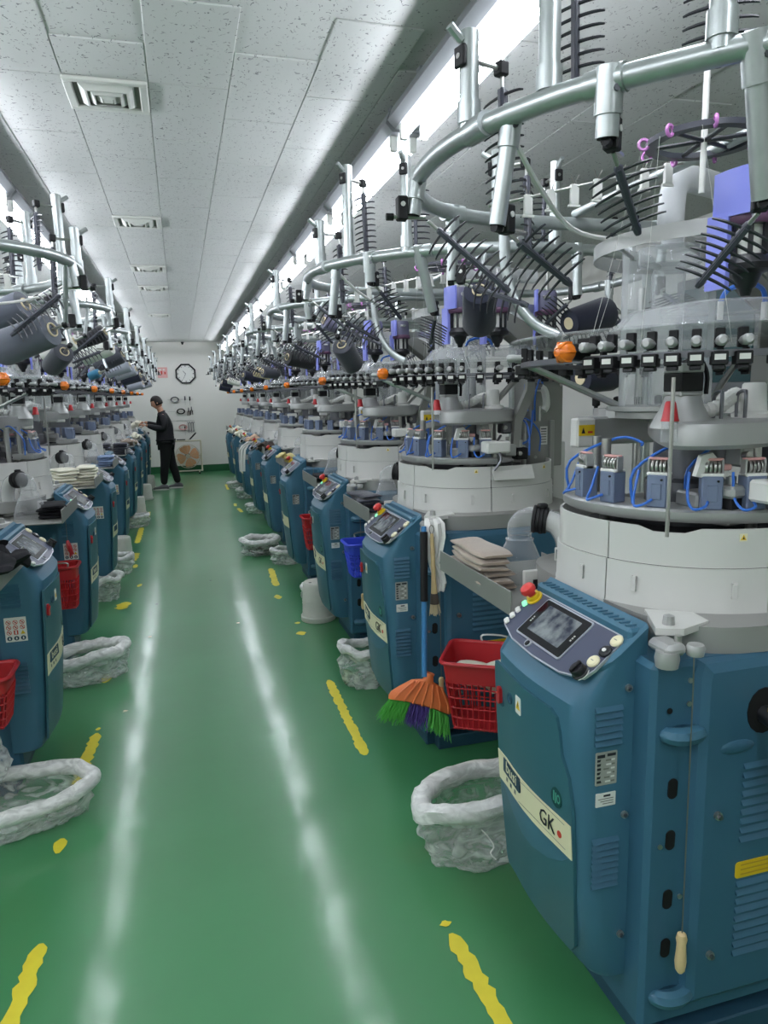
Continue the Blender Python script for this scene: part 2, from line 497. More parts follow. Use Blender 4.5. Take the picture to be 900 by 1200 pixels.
# worn yellow lane marks (paint on the floor)
def worn_strip(p0, p1, w_, seed):
    rnd = random.Random(seed); d = Vector((p1[0] - p0[0], p1[1] - p0[1], 0)); L = d.length; d.normalize(); n_ = Vector((-d.y, d.x, 0))
    k = max(4, int(L / 0.02)); A, B = [], []
    for i in range(k + 1):
        e = min(1, min(i, k - i) / 2.0 + 0.25)
        c = Vector((p0[0], p0[1], 0.0015)) + d * (L * i / k)
        A.append(c + n_ * w_ * .5 * e * rnd.uniform(.65, 1.15)); B.append(c - n_ * w_ * .5 * e * rnd.uniform(.65, 1.15))
    mb = MB(); vs_ = A + B; n = k + 1
    mb.add([(v.x, v.y, v.z) for v in vs_], [(i, n + i, n + i + 1, i + 1) for i in range(k)], 'tape_yellow')
    return mb
MARKS = [((0.709, 3.77), (0.696, 2.88), .05), ((0.675, 1.77), (0.696, 1.36), .055), ((0.672, 1.825), (0.674, 1.80), .04),
         ((0.72, 6.55), (0.69, 5.9), .06), ((0.656, 5.63), (0.66, 5.5), .06), ((0.688, 4.66), (0.70, 4.58), .07), ((0.712, 4.87), (0.70, 4.83), .05),
         ((0.72, 10.4), (0.74, 10.0), .06), ((0.71, 10.9), (0.70, 10.6), .05), ((0.73, 13.4), (0.72, 12.6), .05),
         ((-0.495, 3.50), (-0.53, 2.95), .055), ((-0.506, 2.10), (-0.545, 1.70), .055), ((-0.49, 3.56), (-0.495, 3.53), .03), ((-0.525, 2.64), (-0.53, 2.55), .06),
         ((-0.51, 4.28), (-0.52, 4.15), .06), ((-0.52, 5.85), (-0.55, 5.65), .10), ((-0.56, 9.3), (-0.565, 8.3), .07), ((-0.545, 7.75), (-0.56, 7.35), .09),
         ((-0.515, 7.2), (-0.52, 7.05), .05), ((-0.52, 10.6), (-0.52, 10.0), .05), ((-0.43, 6.4), (-0.45, 6.3), .04)]
for i, (a, b_, w_) in enumerate(MARKS):
    part('lane_mark', worn_strip(a, b_, w_, i), FLOOR, ang=0)
for i, (x, y) in enumerate([(-0.30, 4.9), (0.16, 6.3), (-0.38, 3.72), (0.45, 8.6), (0.30, 5.0), (-0.28, 5.7), (0.62, 7.9)]):
    mb = MB(); mb.add([(x + .012 * math.cos(a) * (1 + .5 * math.sin(3 * a + i)), y + .012 * math.sin(a), .001) for a in [k * PI / 4 for k in range(8)]], [tuple(range(8))], 'ink_dark' if i % 2 else 'cream_label')
    part('floor_scrap', mb, FLOOR, ang=0)

# ------------------------------------------------------------------ strip lights
FIX_L = 1.25
def make_fixture():
    root = link('ceiling_light', None)
    prof = [(-.060, .0), (.060, .0), (.088, .03), (.070, .075), (-.070, .075), (-.088, .03)]
    T = frame((0, -FIX_L / 2 + .01, 0), (1, 0, 0), (0, 0, 1))
    mb = MB(); mb.rings([[Vector((x, -FIX_L / 2 + .005, z)) for x, z in prof], [Vector((x, FIX_L / 2 - .005, z)) for x, z in prof]], 'fixture_white')
    part('fixture_body', mb, root, ang=30)
    hb = MB()
    for y in (-FIX_L / 2 + .06, FIX_L / 2 - .06):
        for x in (-.040, .040): hb.box(x - .014, x + .014, y - .012, y + .012, -.055, .002, 'white_plastic', .003)
    part('lamp_holder', hb, root, kind='stuff')
    for x in (-.040, .040):
        part('fluorescent_tube', MB().cyl((x, -FIX_L / 2 + .065, -.04), (x, FIX_L / 2 - .065, -.04), .012, 'tube_glow', n=10), root)
    for y in (-.45, .45):
        part('hanger', MB().box(-.02, .02, y - .02, y + .02, .075, CEIL - 2.61, 'fixture_white', .003), root)
    return root
fix0 = make_fixture()
kids_of()
first = True
for side, fx, ys in (('right', 0.935, [-1.6 + 1.27 * k for k in range(14)]), ('left', -0.80, [-1.6 + 1.27 * k for k in range(14)]), ('far left', -2.6, [-1.6 + 1.27 * k for k in range(9)])):  # far left row is added out of view, only as fill light
    for k, y in enumerate(ys):
        o = fix0 if first else copy_tree(fix0)
        first = False
        o.location = (fx, y, 2.61)
        vis = k - (3 if side == 'right' else 4 if side == 'left' else 9)
        row = 'added left fill line' if side == 'far left' else '%s line' % side
        if vis < 0: lab = 'twin tube batten light outside the frame, %s before the %s' % (ORD[-vis - 1], row)
        elif vis < 11: lab = 'twin tube batten light, %s from the camera in the %s' % (ORD[vis], row)
        else: lab = 'twin tube batten light, last before the back wall in the %s' % row
        tag(o, lab, 'light', 'twin tube batten lights')

# ------------------------------------------------------------------ ceiling air vents and small fittings
def make_vent():
    root = link('air_vent', None)
    fr = MB(); T = Matrix.Identity(4)
    for a, d in ((.15, .0), ):
        fr.box(-.15, .15, -.15, -.118, -.014, 0, 'vent_white', .004); fr.box(-.15, .15, .118, .15, -.014, 0, 'vent_white', .004)
        fr.box(-.15, -.118, -.118, .118, -.014, 0, 'vent_white', .004); fr.box(.118, .15, -.118, .118, -.014, 0, 'vent_white', .004)
    part('vent_frame', fr, root, ang=0)
    part('vent_throat', MB().box(-.118, .118, -.118, .118, -.003, -.001, 'ink_grey'), root, ang=0)
    for r0, r1, z0, z1 in ((.10, .078, -.004, -.022), (.07, .05, -.008, -.026), (.042, .022, -.012, -.028)):
        mb = MB()
        o_ = [(-r0, -r0), (r0, -r0), (r0, r0), (-r0, r0)]; i_ = [(-r1, -r1), (r1, -r1), (r1, r1), (-r1, r1)]
        mb.rings([[Vector((x, y, z0)) for x, y in o_], [Vector((x, y, z1)) for x, y in i_], [Vector((x * .9, y * .9, z1)) for x, y in i_], [Vector((x * .96, y * .96, z0)) for x, y in o_]], 'vent_white', closed=True)
        part('louvre_cone', mb, root, ang=0)
    part('centre_plate', MB().box(-.018, .018, -.018, .018, -.028, -.024, 'vent_white', .002), root, ang=0)
    return root
vent0 = make_vent(); kids_of()
for k, y in enumerate([3.14, 5.22, 7.0, 8.2, 10.81]):
    o = vent0 if k == 0 else copy_tree(vent0)
    o.location = (-0.185, y, CEIL)
    tag(o, 'square white ceiling air vent with nested louvres, %s from the camera' % ORD[k], 'vent', 'ceiling air vents')
cb = thing('ceiling_sensor', 'tiny black sensor where the ceiling meets the back wall', 'sensor', (0.145, 15.9, CEIL))
part('sensor_base', MB().lathe([(.03, 0), (.03, -.02), (.022, -.03)], 'black_plastic', 12), cb)
part('sensor_eye', MB().ball((0, 0, -.035), .022, 'black_plastic'), cb)

# ------------------------------------------------------------------ the knitting machine (aisle on its -x side, camera on its -y side)
CX0, CY0, CY1 = -0.40, -0.38, 0.07            # console: back plane, near and far side
def cons_xf(z): return -0.53 - 0.055 * min(1, max(0, (z - .18) / .74)) ** .6
def cons_ring(zf, dx=0, inset=0.0, ztop=False):
    out = []
    xf = cons_xf(zf) + dx
    pts = []
    y0, y1 = CY0 + inset, CY1 - inset
    pts += [(CX0, y0)]
    r = .05
    for k in range(5):
        a = PI * 1.5 - k * PI / 8
        pts.append((xf + .012 + r + r * math.cos(a), y0 + r + r * math.sin(a)))
    for k in range(1, 6):
        t = k / 6; y = y0 + r + (y1 - y0 - 2 * r) * t
        pts.append((xf + .012 - .014 * math.sin(PI * t), y))
    for k in range(5):
        a = PI - k * PI / 8
        pts.append((xf + .012 + r + r * math.cos(a), y1 - r + r * math.sin(a)))
    pts += [(CX0, y1)]
    for x, y in pts:
        z = zf if not ztop else .925 + (x + .585) * .80 + zf
        out.append(Vector((x, y, z)))
    return out[::-1]
TOPZ = lambda x: .925 + (x + .585) * .80
CTRL = frame((-.585 + .012, CY1, TOPZ(-.573)), (0, -1, 0), (1, 0, .80))   # control plate: +x towards the camera, +y up the slope
def ctrl(a, b, h=0): return CTRL @ Vector((a * .45, b * .185, h))
def ctrlT(a, b, h=0): return CTRL @ Matrix.Translation((a * .45, b * .185, h))
def xz_front(y, z, d=0):
    t = (y - CY0 - .05) / (CY1 - CY0 - .1)
    return cons_xf(z) + .012 - .014 * math.sin(PI * min(1, max(0, t))) - d

def vent_louver_mesh(w_, lbl):
    mb = MB()
    mb.rings([[Vector((x, 0, 0)), Vector((x, 0, .012)), Vector((x, -.007, .001))] for x in (-w_ / 2, w_ / 2)], 'blue_side')
    return mb.mesh(lbl, 0)
SLOT_POLY = [(.013 * math.cos(a), (.012 if math.sin(a) >= 0 else -.012) + .013 * math.sin(a)) for a in [PI * 2 * k / 14 + .01 for k in range(14)]]
YZ_NEAR = lambda x, z, y: frame((x, y, z), (1, 0, 0), (0, 0, 1))          # faces the camera side (-y)
YZ_FAR = lambda x, z, y: frame((x, y, z), (-1, 0, 0), (0, 0, 1))          # faces +y

def machine():
    root = thing('knitting_machine', '', 'knitting machine')
    # ---- base
    mb = MB(); mb.box(-.40, .36, -.40, .07, 0, .10, 'blue_dark', .006); mb.box(-.36, .36, -.46, -.40, 0, .06, 'blue_dark', .004)
    part('plinth', mb, root, ang=0)
    mb = MB(); mb.box(-.43, .37, -.445, .05, .08, 1.0, 'blue_side', .012)
    body = part('body', mb, root, ang=0)
    # big moulded service panel on the near side, stepped top edge
    mb = MB(); mb.rings([[Vector((x, y, z)) for x, z in poly] for y, poly in (
        (-.440, [(-.325, .13), (.36, .13), (.36, 1.0), (-.315, 1.0), (-.325, .97)]),
        (-.462, [(-.318, .137), (.353, .137), (.353, .995), (-.31, .995), (-.318, .965)]),
        (-.472, [(-.300, .155), (.335, .155), (.335, .975), (-.295, .975), (-.30, .95)]))], 'blue_side')
    sp = part('service_panel', mb, root, ang=20)
    lv = vent_louver_mesh(.30, 'panel_louver')
    for z0 in (.55, .25):
        for k in range(9):
            part('panel_louver', lv, sp, (-.05, -.472, z0 + .023 * k))
    mb = MB(); mb.prism(rrect(.24, .042, .008), 0, .0015, 'yellow_label', YZ_NEAR(-.085, .475, -.472))
    ys = part('warning_strip', mb, sp)
    mb = MB()
    for j in range(3):
        mb.box(-.19, .02, -.4742, -.4735, .462 + j * .012, .4655 + j * .012, 'yellow_dark')
    part('warning_lines', mb, sp, ang=0)
    # embossed teardrop and lever recess
    mb = MB(); mb.ball((-.22, -.471, .79), .05, 'blue_side', 12, 6, (1, .12, .35)); part('embossed_ridge', mb, sp)
    mb = MB(); mb.prism([(.045 * math.cos(a), .055 * math.sin(a)) for a in [2 * PI * k / 16 for k in range(16)]], 0, .003, 'shadow_black', YZ_NEAR(-.155, .87, -.4725))
    part('lever_recess', mb, sp)
    for z in (.63, .27):
        mb = MB(); mb.cyl((-.285 + .02, -.468, z), (-.265, -.480, z), .010, 'steel', n=10); mb.cyl((-.265, -.478, z), (-.265, -.486, z), .006, 'steel_dark', n=6)
        part('panel_bolt', mb, sp)
    mb = MB(); mb.cyl((-.155, -.46, .865), (-.15, -.56, .845), .022, 'black_plastic', .018)
    mb.rings([[Vector(p) for p in ((-.175, y, .87), (-.175, y, .74), (-.15, y, .70), (-.11, y, .72), (-.125, y, .87))] for y in (-.57, -.535)], 'black_plastic')
    mb.cyl((-.15, -.575, .845), (-.15, -.57, .845), .012, 'steel', n=8); mb.box(-.17, -.15, -.53, -.50, .88, .89, 'yellow_label')
    part('crank_lever', mb, root, ang=30)
    # front post with slots and rounded grips
    for z in (.70, .572, .42, .292):
        part('slot_hole', MB().prism(SLOT_POLY, 0, .002, 'shadow_black', YZ_NEAR(-.368, z, -.4455)), body, ang=0)
    for z in (.833, .165):
        mb = MB(); mb.prism([(.05 * math.cos(a), .026 * math.sin(a)) for a in [2 * PI * k / 14 for k in range(14)]], 0, .002, 'blue_dark', YZ_NEAR(-.355, z - .006, -.4455))
        mb.tube(smooth_path([(-.40, -.437, z + .002), (-.375, -.458, z), (-.34, -.463, z), (-.305, -.45, z), (-.285, -.44, z)], 3), [.012, .018, .02, .021, .021, .021, .021, .021, .021, .019, .017, .014, .010], 'blue_paint', 8)
        part('grip', mb, body)
    for x, z in ((-.335, .955), (-.335, .90), (-.395, .56), (-.335, .42)):
        part('rivet', MB().cyl((x, -.444, z), (x, -.449, z), .006, 'steel', n=8), body)
    part('pin_hole', MB().prism(circ(.007, 10), 0, .002, 'shadow_black', YZ_NEAR(-.385, .89, -.4455)), body, ang=0)
    # ---- console
    mb = MB()
    R = [cons_ring(.172, .035, .014), cons_ring(.180, .012, .003), cons_ring(.20, .002), cons_ring(.40), cons_ring(.60), cons_ring(.78), cons_ring(.885), cons_ring(-.022, 0, 0, True), cons_ring(-.008, -.002, -.002, True), cons_ring(0, .006, .006, True)]
    mb.rings(R, 'blue_paint')
    cons = part('console', mb, root, ang=35)
    part('console_ridge', MB().box(-.445, -.395, CY0 + .005, CY1 - .005, 1.03, 1.062, 'blue_paint', .008), cons, ang=0)
    rib = MB().box(-.018, .018, -.004, .004, 0, .004, 'blue_side', .001).mesh('ridge_rib', 0)
    for k in range(18):
        part('ridge_rib', rib, cons, (-.42, CY0 + .03 + k * .023, 1.061), ang=0)
    # inspection door on the front face, standing slightly proud
    def front_patch(poly, d0, d1, mt, nx=7):
        """poly rows: (z, ylo, yhi) from bottom to top, wrapped on the bowed front face"""
        mb = MB(); A = []
        for d in (d0, d1):
            for z, ya, yb in poly:
                A.append([Vector((xz_front(ya + (yb - ya) * k / nx, z, d), ya + (yb - ya) * k / nx, z)) for k in range(nx + 1)])
        n = len(poly); vs_ = [p for r in A for p in r]; W_ = nx + 1; fs = []
        I = lambda l, r, k: (l * n + r) * W_ + k
        for r in range(n - 1):
            for k in range(nx):
                fs.append((I(1, r, k), I(1, r + 1, k), I(1, r + 1, k + 1), I(1, r, k + 1)))
        for k in range(nx):
            fs.append((I(0, 0, k), I(1, 0, k), I(1, 0, k + 1), I(0, 0, k + 1))); fs.append((I(1, n - 1, k), I(0, n - 1, k), I(0, n - 1, k + 1), I(1, n - 1, k + 1)))
        for r in range(n - 1):
            fs.append((I(0, r, 0), I(0, r + 1, 0), I(1, r + 1, 0), I(1, r, 0))); fs.append((I(1, r, nx), I(1, r + 1, nx), I(0, r + 1, nx), I(0, r, nx)))
        return mb.add(vs_, fs, mt)
    door = [(.215, -.31, .045), (.24, -.328, .05), (.45, -.345, .055), (.62, -.348, .058), (.70, -.335, .058), (.745, -.31, .058), (.80, -.305, .058), (.835, -.295, .056), (.85, -.27, .052)]
    part('front_door', front_patch([(z, a, b_) for z, a, b_ in door], -.002, .007, 'door_teal'), cons, ang=30)
    # shallow crescent moulding under the name strip
    part('door_crescent', front_patch([(.41, -.16, -.10), (.43, -.24, -.04), (.46, -.30, .01), (.495, -.335, .045)], .006, .0085, 'blue_paint', 8), cons, ang=30)
    part('name_strip', front_patch([(.49, -.343, .055), (.58, -.343, .057)], .0065, .009, 'cream_label'), cons, ang=30)
    FT = lambda y, z, d: frame((xz_front(y, z, d), y, z), (xz_front(y - .05, z) - xz_front(y + .05, z), -.1, 0), (0, 0, 1))
    # maker's lettering and emblem as on the strip
    mb = MB(); T = FT(-.045, .553, .0098)
    mb.prism(rrect(.125, .042, .003, 1), -.003, .001, 'ink_navy', T)
    part('logo_plate', mb, cons, ang=0)
    text_part('logo_lettering', 'busi', .044, 'cream_label', cons, T @ Matrix.Translation((0, .002, .0016)), sx=1.2)
    text_part('model_lettering', 'GK', .058, 'ink_dark', cons, FT(-.247, .538, .0108), sx=.85)
    mb = MB(); mb.prism(circ(.009), 0, .0006, 'ink_red', FT(-.297, .532, .0095)); part('red_dot', mb, cons, ang=0)
    mb = MB()
    for z in (.509, .5745):
        T = FT(-.215, z, .0093); mb.prism([(-.11, -.0006), (.11, -.0006), (.11, .0006), (-.11, .0006)], 0, .0003, 'ink_grey', T)
    for j in range(4): mb.prism([(-.006, -.006), (.006, -.006), (.006, .006), (-.006, .006)], 0, .0004, 'ink_grey' if j != 2 else 'ink_navy', FT(.03 - j * .032, .513, .0093))
    part('strip_print', mb, cons, ang=0)
    mb = MB(); T = FT(-.288, .625, .0078); mb.prism([(.022 * math.cos(a), .026 * math.sin(a)) for a in [2 * PI * k / 18 for k in range(18)]], -.002, .0006, 'emblem_dark', T)
    mb.prism([(-.012, -.012), (-.008, -.012), (-.008, .014), (-.012, .014)], 0, .0012, 'emblem_line', T); mb.prism([(-.004, -.015), (0, -.015), (0, .012), (-.004, .012)], 0, .0012, 'emblem_line', T)
    mb.rings([[T @ Vector((.009 + .007 * math.cos(a) * s_, .012 * math.sin(a) * s_, .0012)) for a in [2 * PI * k / 12 for k in range(12)]] for s_ in (1, .6)], 'emblem_line', False, False)
    part('round_emblem', mb, cons, ang=0)
    # red main switch in its slot, key lock, hazard sticker
    mb = MB(); mb.prism(rrect(.042, .075, .018), -.003, .001, 'blue_dark', FT(.018, .765, .0065)); part('switch_recess', mb, cons, ang=0)
    mb = MB(); mb.prism(rrect(.022, .05, .010), 0, .010, 'red_plastic', FT(.021, .760, .0075)); mb.prism([(-.007, -.003), (.007, .004), (.007, .009), (-.007, .002)], .010, .013, 'red_bright', FT(.021, .765, .0075))
    part('main_switch', mb, cons, ang=30)
    mb = MB(); mb.rings([[FT(-.055, .782, .007) @ Vector((r_ * math.cos(a), r_ * math.sin(a), h)) for a in [2 * PI * k / 14 for k in range(14)]] for r_, h in ((.016, 0), (.016, .003), (.011, .003), (.010, -.001))], 'blue_dark')
    part('key_lock', mb, cons, ang=0)
    mb = MB(); T = FT(-.112, .788, .0075); mb.prism(rrect(.032, .048, .003, 1), -.001, .0006, 'paper_white', T)
    mb.prism([(-.013, -.012), (.013, -.012), (0, .014)], .0005, .0009, 'yellow_label', T); mb.prism([(-.0015, -.008), (.003, .001), (0, .001), (.002, .008), (-.003, 0), (0, 0)], .0009, .0012, 'ink_dark', T)
    part('hazard_sticker', mb, cons, ang=0)
    # control plate
    T = CTRL
    poly = [(.02, .03), (.10, .008), (.225, .002), (.35, .008), (.43, .03), (.438, .06), (.438, .150), (.42, .166), (.03, .166), (.012, .150), (.012, .06)]
    def inset(pl_, s_):
        cx, cy = .225, .085
        return [(cx + (x - cx) * (1 - s_ / .21), cy + (y - cy) * (1 - s_ / .08)) for x, y in pl_]
    mb = MB(); mb.prism(poly, -.004, .0025, 'trim_silver', T); part('plate_trim', mb, cons, ang=0)
    mb = MB(); mb.prism(inset(poly, .004), 0, .0035, 'dark_panel', T); part('control_plate', mb, cons, ang=0)
    mb = MB(); mb.prism([(.012, .172), (.438, .172), (.438, .178), (.012, .178)], -.002, .004, 'trim_silver', T); part('trim_rail', mb, cons, ang=0)
    TS = CTRL @ Matrix.Translation((.207, .095, .0035))
    mb = MB(); mb.prism(rrect(.226, .128, .008), 0, .003, 'trim_silver', TS); mb.prism(rrect(.028, .03, .013), 0, .003, 'trim_silver', TS @ Matrix.Translation((-.03, -.068, 0))); part('screen_bezel', mb, cons, ang=0)
    mb = MB(); mb.prism(rrect(.217, .119, .006), .002, .0042, 'screen_glass', TS); mb.prism(circ(.008, 10), .002, .0042, 'screen_glass', TS @ Matrix.Translation((-.03, -.073, 0))); part('screen_glass', mb, cons, ang=0)
    part('screen', MB().prism(rrect(.158, .088, .002, 1), .004, .0048, 'screen_picture', TS @ Matrix.Translation((0, .003, 0))), cons, ang=0)
    mb = MB()
    for (x, y) in ((-.095, -.01), (.095, .0)):
        for j in range(3): mb.prism([(-.003, -.009 + j * .007), (.003, -.009 + j * .007), (.003, -.004 + j * .007), (-.003, -.004 + j * .007)], .0042, .0046, 'label_silver', TS @ Matrix.Translation((x, y, 0)))
    part('bezel_print', mb, cons, ang=0)
    for k, b_ in enumerate((.22, .34, .46, .60)):
        mb = MB(); mb.box(-.012, .012, -.008, .008, 0, .007, 'green_lit' if k == 3 else 'white_plastic', .003)
        part('indicator_button', mb, cons, T=ctrlT(.055, b_, .0035) @ Matrix.Rotation(-.35, 4, 'Z'), ang=0)
    for a, b_, mt in ((.925, .41, 'cream_label'), (.935, .60, 'black_plastic'), (.94, .79, 'cream_label')):
        mb = MB(); mb.lathe([(.0165, 0), (.0165, .004), (.013, .007), (.0005, .007)], mt, 14)
        if mt == 'black_plastic': mb.prism(rrect(.012, .009, .003, 1), .007, .0085, 'paper_white', Matrix.Identity(4))
        else: mb.prism([(-.005, -.0008), (.005, -.0008), (.005, .0008), (-.005, .0008)], .007, .0076, 'ink_grey', Matrix.Identity(4))
        part('push_button', mb, cons, T=ctrlT(a, b_, .0035), ang=40)
    mb = MB(); mb.lathe([(.021, 0), (.021, .004), (.018, .006), (.018, .018), (.016, .021), (.0005, .021)], 'black_plastic', 16); mb.box(-.004, .004, -.017, .017, .02, .028, 'rubber_black', .002)
    mb.prism([(.023 * math.cos(a), .023 * math.sin(a)) for a in [-.9 + .25 * k for k in range(8)]] + [(.019 * math.cos(a), .019 * math.sin(a)) for a in [-.9 + .25 * k for k in range(7, -1, -1)]], .0005, .0015, 'paper_white', Matrix.Identity(4))
    part('selector_knob', mb, cons, T=ctrlT(.915, .20, .0035), ang=40)
    TE = ctrlT(.085, .76, .0035)
    mb = MB(); mb.lathe([(.024, 0), (.024, .004), (.019, .006), (.019, .014), (.014, .016)], 'yellow_label', 16); part('stop_collar', mb, cons, T=TE)
    mb = MB(); mb.lathe([(.012, .010), (.012, .026), (.021, .029), (.0225, .036), (.019, .045), (.010, .049), (.0005, .050)], 'red_bright', 18); part('emergency_stop', mb, cons, T=TE)
    # side labels and louvres
    lm = vent_louver_mesh(.070, 'console_louver')
    for side in (0, 1):
        for z0, n in ((.795, 6), (.435, 8)):
            for k in range(n):
                o = part('console_louver', lm, cons, (-.495, CY0 + .0005, z0 + .0165 * k))
                if side: o.location = (-.455, CY1 - .0005, z0 + .0165 * k); o.rotation_euler = (0, 0, PI)
    for z in (.927, .613, .298):
        mb = MB(); mb.cyl((-.447, CY0 + .002, z), (-.447, CY0 - .006, z), .009, 'steel', n=10); mb.cyl((-.447, CY0 - .004, z), (-.447, CY0 - .010, z), .005, 'steel_dark', n=6); part('side_bolt', mb, cons)
    mb = MB(); T = YZ_NEAR(-.498, .738, CY0); mb.prism(rrect(.056, .082, .002, 1), -.001, .0008, 'label_silver', T)
    rnd = random.Random(3)
    mb.prism([(-.024, .027), (-.004, .027), (-.004, .035), (-.024, .035)], .0008, .0012, 'ink_dark', T); mb.prism([(.002, .029), (.024, .029), (.024, .036), (.002, .036)], .0008, .0012, 'ink_dark', T)
    for j in range(6):
        y = .018 - j * .0105
        mb.prism([(-.024, y), (-.024 + rnd.uniform(.006, .012), y), (-.014, y + .006), (-.024, y + .006)], .0008, .0012, 'ink_dark', T)
        x = rnd.uniform(-.008, .004); mb.prism([(x, y), (x + .014, y), (x + .014, y + .004), (x, y + .004)], .0008, .0012, 'paper_white' if j % 2 else 'ink_grey', T)
        mb.prism([(.012, y), (.022, y), (.022, y + .004), (.012, y + .004)], .0008, .0012, 'ink_grey' if j % 2 else 'paper_white', T)
    part('rating_plate', mb, cons, ang=0)
    mb = MB(); T = YZ_NEAR(-.497, .660, CY0); mb.prism(rrect(.052, .034, .001, 1), -.001, .0008, 'paper_white', T)
    mb.prism([(-.006, .007), (.012, .007), (.012, .012), (-.006, .012)], .0008, .0012, 'ink_dark', T)
    for j in range(3): mb.prism([(-.02 + .006 * j, .001 - j * .006), (.02, .001 - j * .006), (.02, .003 - j * .006), (-.02 + .006 * j, .003 - j * .006)], .0008, .0012, 'ink_grey', T)
    part('info_label', mb, cons, ang=0)
    # pictogram sheet on the far side
    T = YZ_FAR(-.462, .705, CY1 + .0005); mb = MB(); mb.prism(rrect(.080, .100, .001, 1), -.001, .0008, 'paper_white', T)
    def ringd(cx, cy, r0, r1, mt, h=.0012):
        mb.rings([[T @ Vector((cx + r_ * math.cos(a), cy + r_ * math.sin(a), h)) for a in [2 * PI * k / 12 for k in range(12)]] for r_ in (r0, r1)], mt, False, False)
    for i in range(3):
        for j in range(3):
            cx, cy = -.025 + .025 * i, .030 - .021 * j
            if (i, j) == (1, 2): mb.prism([(cx - .008, cy - .009), (cx + .008, cy - .009), (cx + .008, cy + .009), (cx - .008, cy + .009)], .0008, .0012, 'ink_red', T); mb.prism([(cx - .003, cy - .007), (cx + .003, cy - .007), (cx + .003, cy + .007), (cx - .003, cy + .007)], .0012, .0014, 'paper_white', T); continue
            if (i, j) == (2, 2): mb.prism([(cx - .009, cy - .008), (cx + .009, cy - .008), (cx, cy + .008)], .0008, .0012, 'yellow_label', T); continue
            ringd(cx, cy, .0095, .0072, 'ink_red'); mb.prism([(cx - .003, cy - .004), (cx + .004, cy - .002), (cx + .002, cy + .004)], .0008, .0011, 'ink_dark', T)
            mb.prism([(cx - .007, cy + .005), (cx - .005, cy + .007), (cx + .007, cy - .005), (cx + .005, cy - .007)], .0011, .0013, 'ink_red', T)
        mb.prism([(-.025 + .025 * i + .0095 * math.cos(a), -.036 + .0095 * math.sin(a)) for a in [2 * PI * k / 12 for k in range(12)]], .0008, .0011, 'ink_navy', T)
        mb.prism([(-.025 + .025 * i - .003, -.041), (-.025 + .025 * i + .003, -.041), (-.025 + .025 * i + .002, -.031), (-.025 + .025 * i - .002, -.031)], .0011, .0013, 'paper_white', T)
    part('pictogram_sheet', mb, cons, ang=0)
    # ---- deck and cover shells
    def sup(R_, a, e=2.25):
        c, s_ = math.cos(a), math.sin(a)
        return (R_ * math.copysign(abs(c) ** (2 / e), c), R_ * math.copysign(abs(s_) ** (2 / e), s_))
    cov = lambda R_, a: (lambda p: (p[0], p[1] * (.70 if p[1] > 0 else 1)))(sup(R_, a))
    mb = MB(); ring = [(x * (.365 if x < 0 else .41), -.035 + y * .42) for x, y in [sup(1, 2 * PI * k / 40, 4.0) for k in range(40)]]
    mb.prism(ring, 1.0, 1.062, 'deck_grey', Matrix.Identity(4))
    part('deck', mb, root, ang=30)
    mb = MB(); mb.box(-.42, -.365, -.475, -.40, 1.025, 1.052, 'cast_grey', .010); mb.lathe([(.024, 0), (.027, .02), (.024, .036), (.001, .037)], 'cast_grey', 14, (-.405, -.455, 1.0)); mb.lathe([(.018, 0), (.021, .015), (.017, .024), (.001, .025)], 'cast_grey', 12, (-.352, -.478, 1.028))
    mb.cyl((-.375, -.45, 1.05), (-.375, -.45, 1.066), .008, 'steel'); part('deck_bracket', mb, root)
    mb = MB(); mb.rings([[Vector((x, y, z)) for x, y in ((-.395, -.40), (-.34, -.425), (-.25, -.395), (-.24, -.33), (-.33, -.27))] for z in (1.052, 1.068)], 'cover_white'); mb.lathe([(.014, 0), (.012, .02), (.001, .024)], 'cast_grey', 10, (-.35, -.385, 1.068)); part('cover_foot', mb, root, ang=30)
    part('inner_core', MB().lathe([(.345, 1.06), (.345, 1.225), (.30, 1.235), (.0005, 1.235)], 'rubber_black', 28, T=Matrix.Translation((0, -.055, 0)) @ Matrix.Diagonal((.97, .82, 1, 1))), root)  # filler core, coloured black to stand for the dark inside of the cover
    angs = [200, 262, 322, 20, 80, 140, 200]
    for lvl, (z0, z1, ro) in enumerate(((1.035, 1.170, .378), (1.170, 1.265, .372))):
        for s_ in range(6):
            a0, a1 = angs[s_], angs[s_ + 1]
            if a1 < a0: a1 += 360
            n = 10; a0 += .28; a1 -= .28
            prof = []
            for k in range(n + 1):
                a = math.radians(a0 + (a1 - a0) * k / n)
                (xo, yo), (xi, yi) = cov(ro, a), cov(ro - .007, a)
                fl = .012 if lvl == 0 else 0
                (xb, yb) = cov(ro + fl, a)
                zt = z1
                if lvl == 1 and s_ in (0, 3) and 3 <= k <= 5: zt = z1 - .012
                if lvl == 0: prof.append([Vector((xb, yb, z0)), Vector((xo + (xb - xo) * .2, yo + (yb - yo) * .2, z0 + .035)), Vector((xo, yo, zt - .0008)), Vector((xi, yi, zt - .0008)), Vector((xi, yi, z0))])
                else: prof.append([Vector((xo, yo, z0 + .0006)), Vector((xo, yo, (z0 + zt) / 2)), Vector((xo, yo, zt)), Vector((xi, yi, zt)), Vector((xi, yi, z0 + .0006))])
            cp = part('cover_panel', MB().rings(prof[::-1], 'cover_white'), root, ang=45)
            if lvl == 0:
                for k in (2, 8):
                    x, y = cov(ro + .002, math.radians(a0 + (a1 - a0) * k / n))
                    T = Matrix.Translation((x, y, 1.12)) @ Matrix.Rotation(math.radians(a0 + (a1 - a0) * k / n), 4, 'Z')
                    mb = MB(); mb.box(-.002, .006, -.006, .006, -.02, -.016, 'cover_white', T=T); mb.box(.003, .007, -.006, .006, -.02, .016, 'cover_white', .001, T=T); mb.box(-.002, .006, -.006, .006, .014, .018, 'cover_white', T=T)
                    part('cover_hook', mb, cp, ang=0)
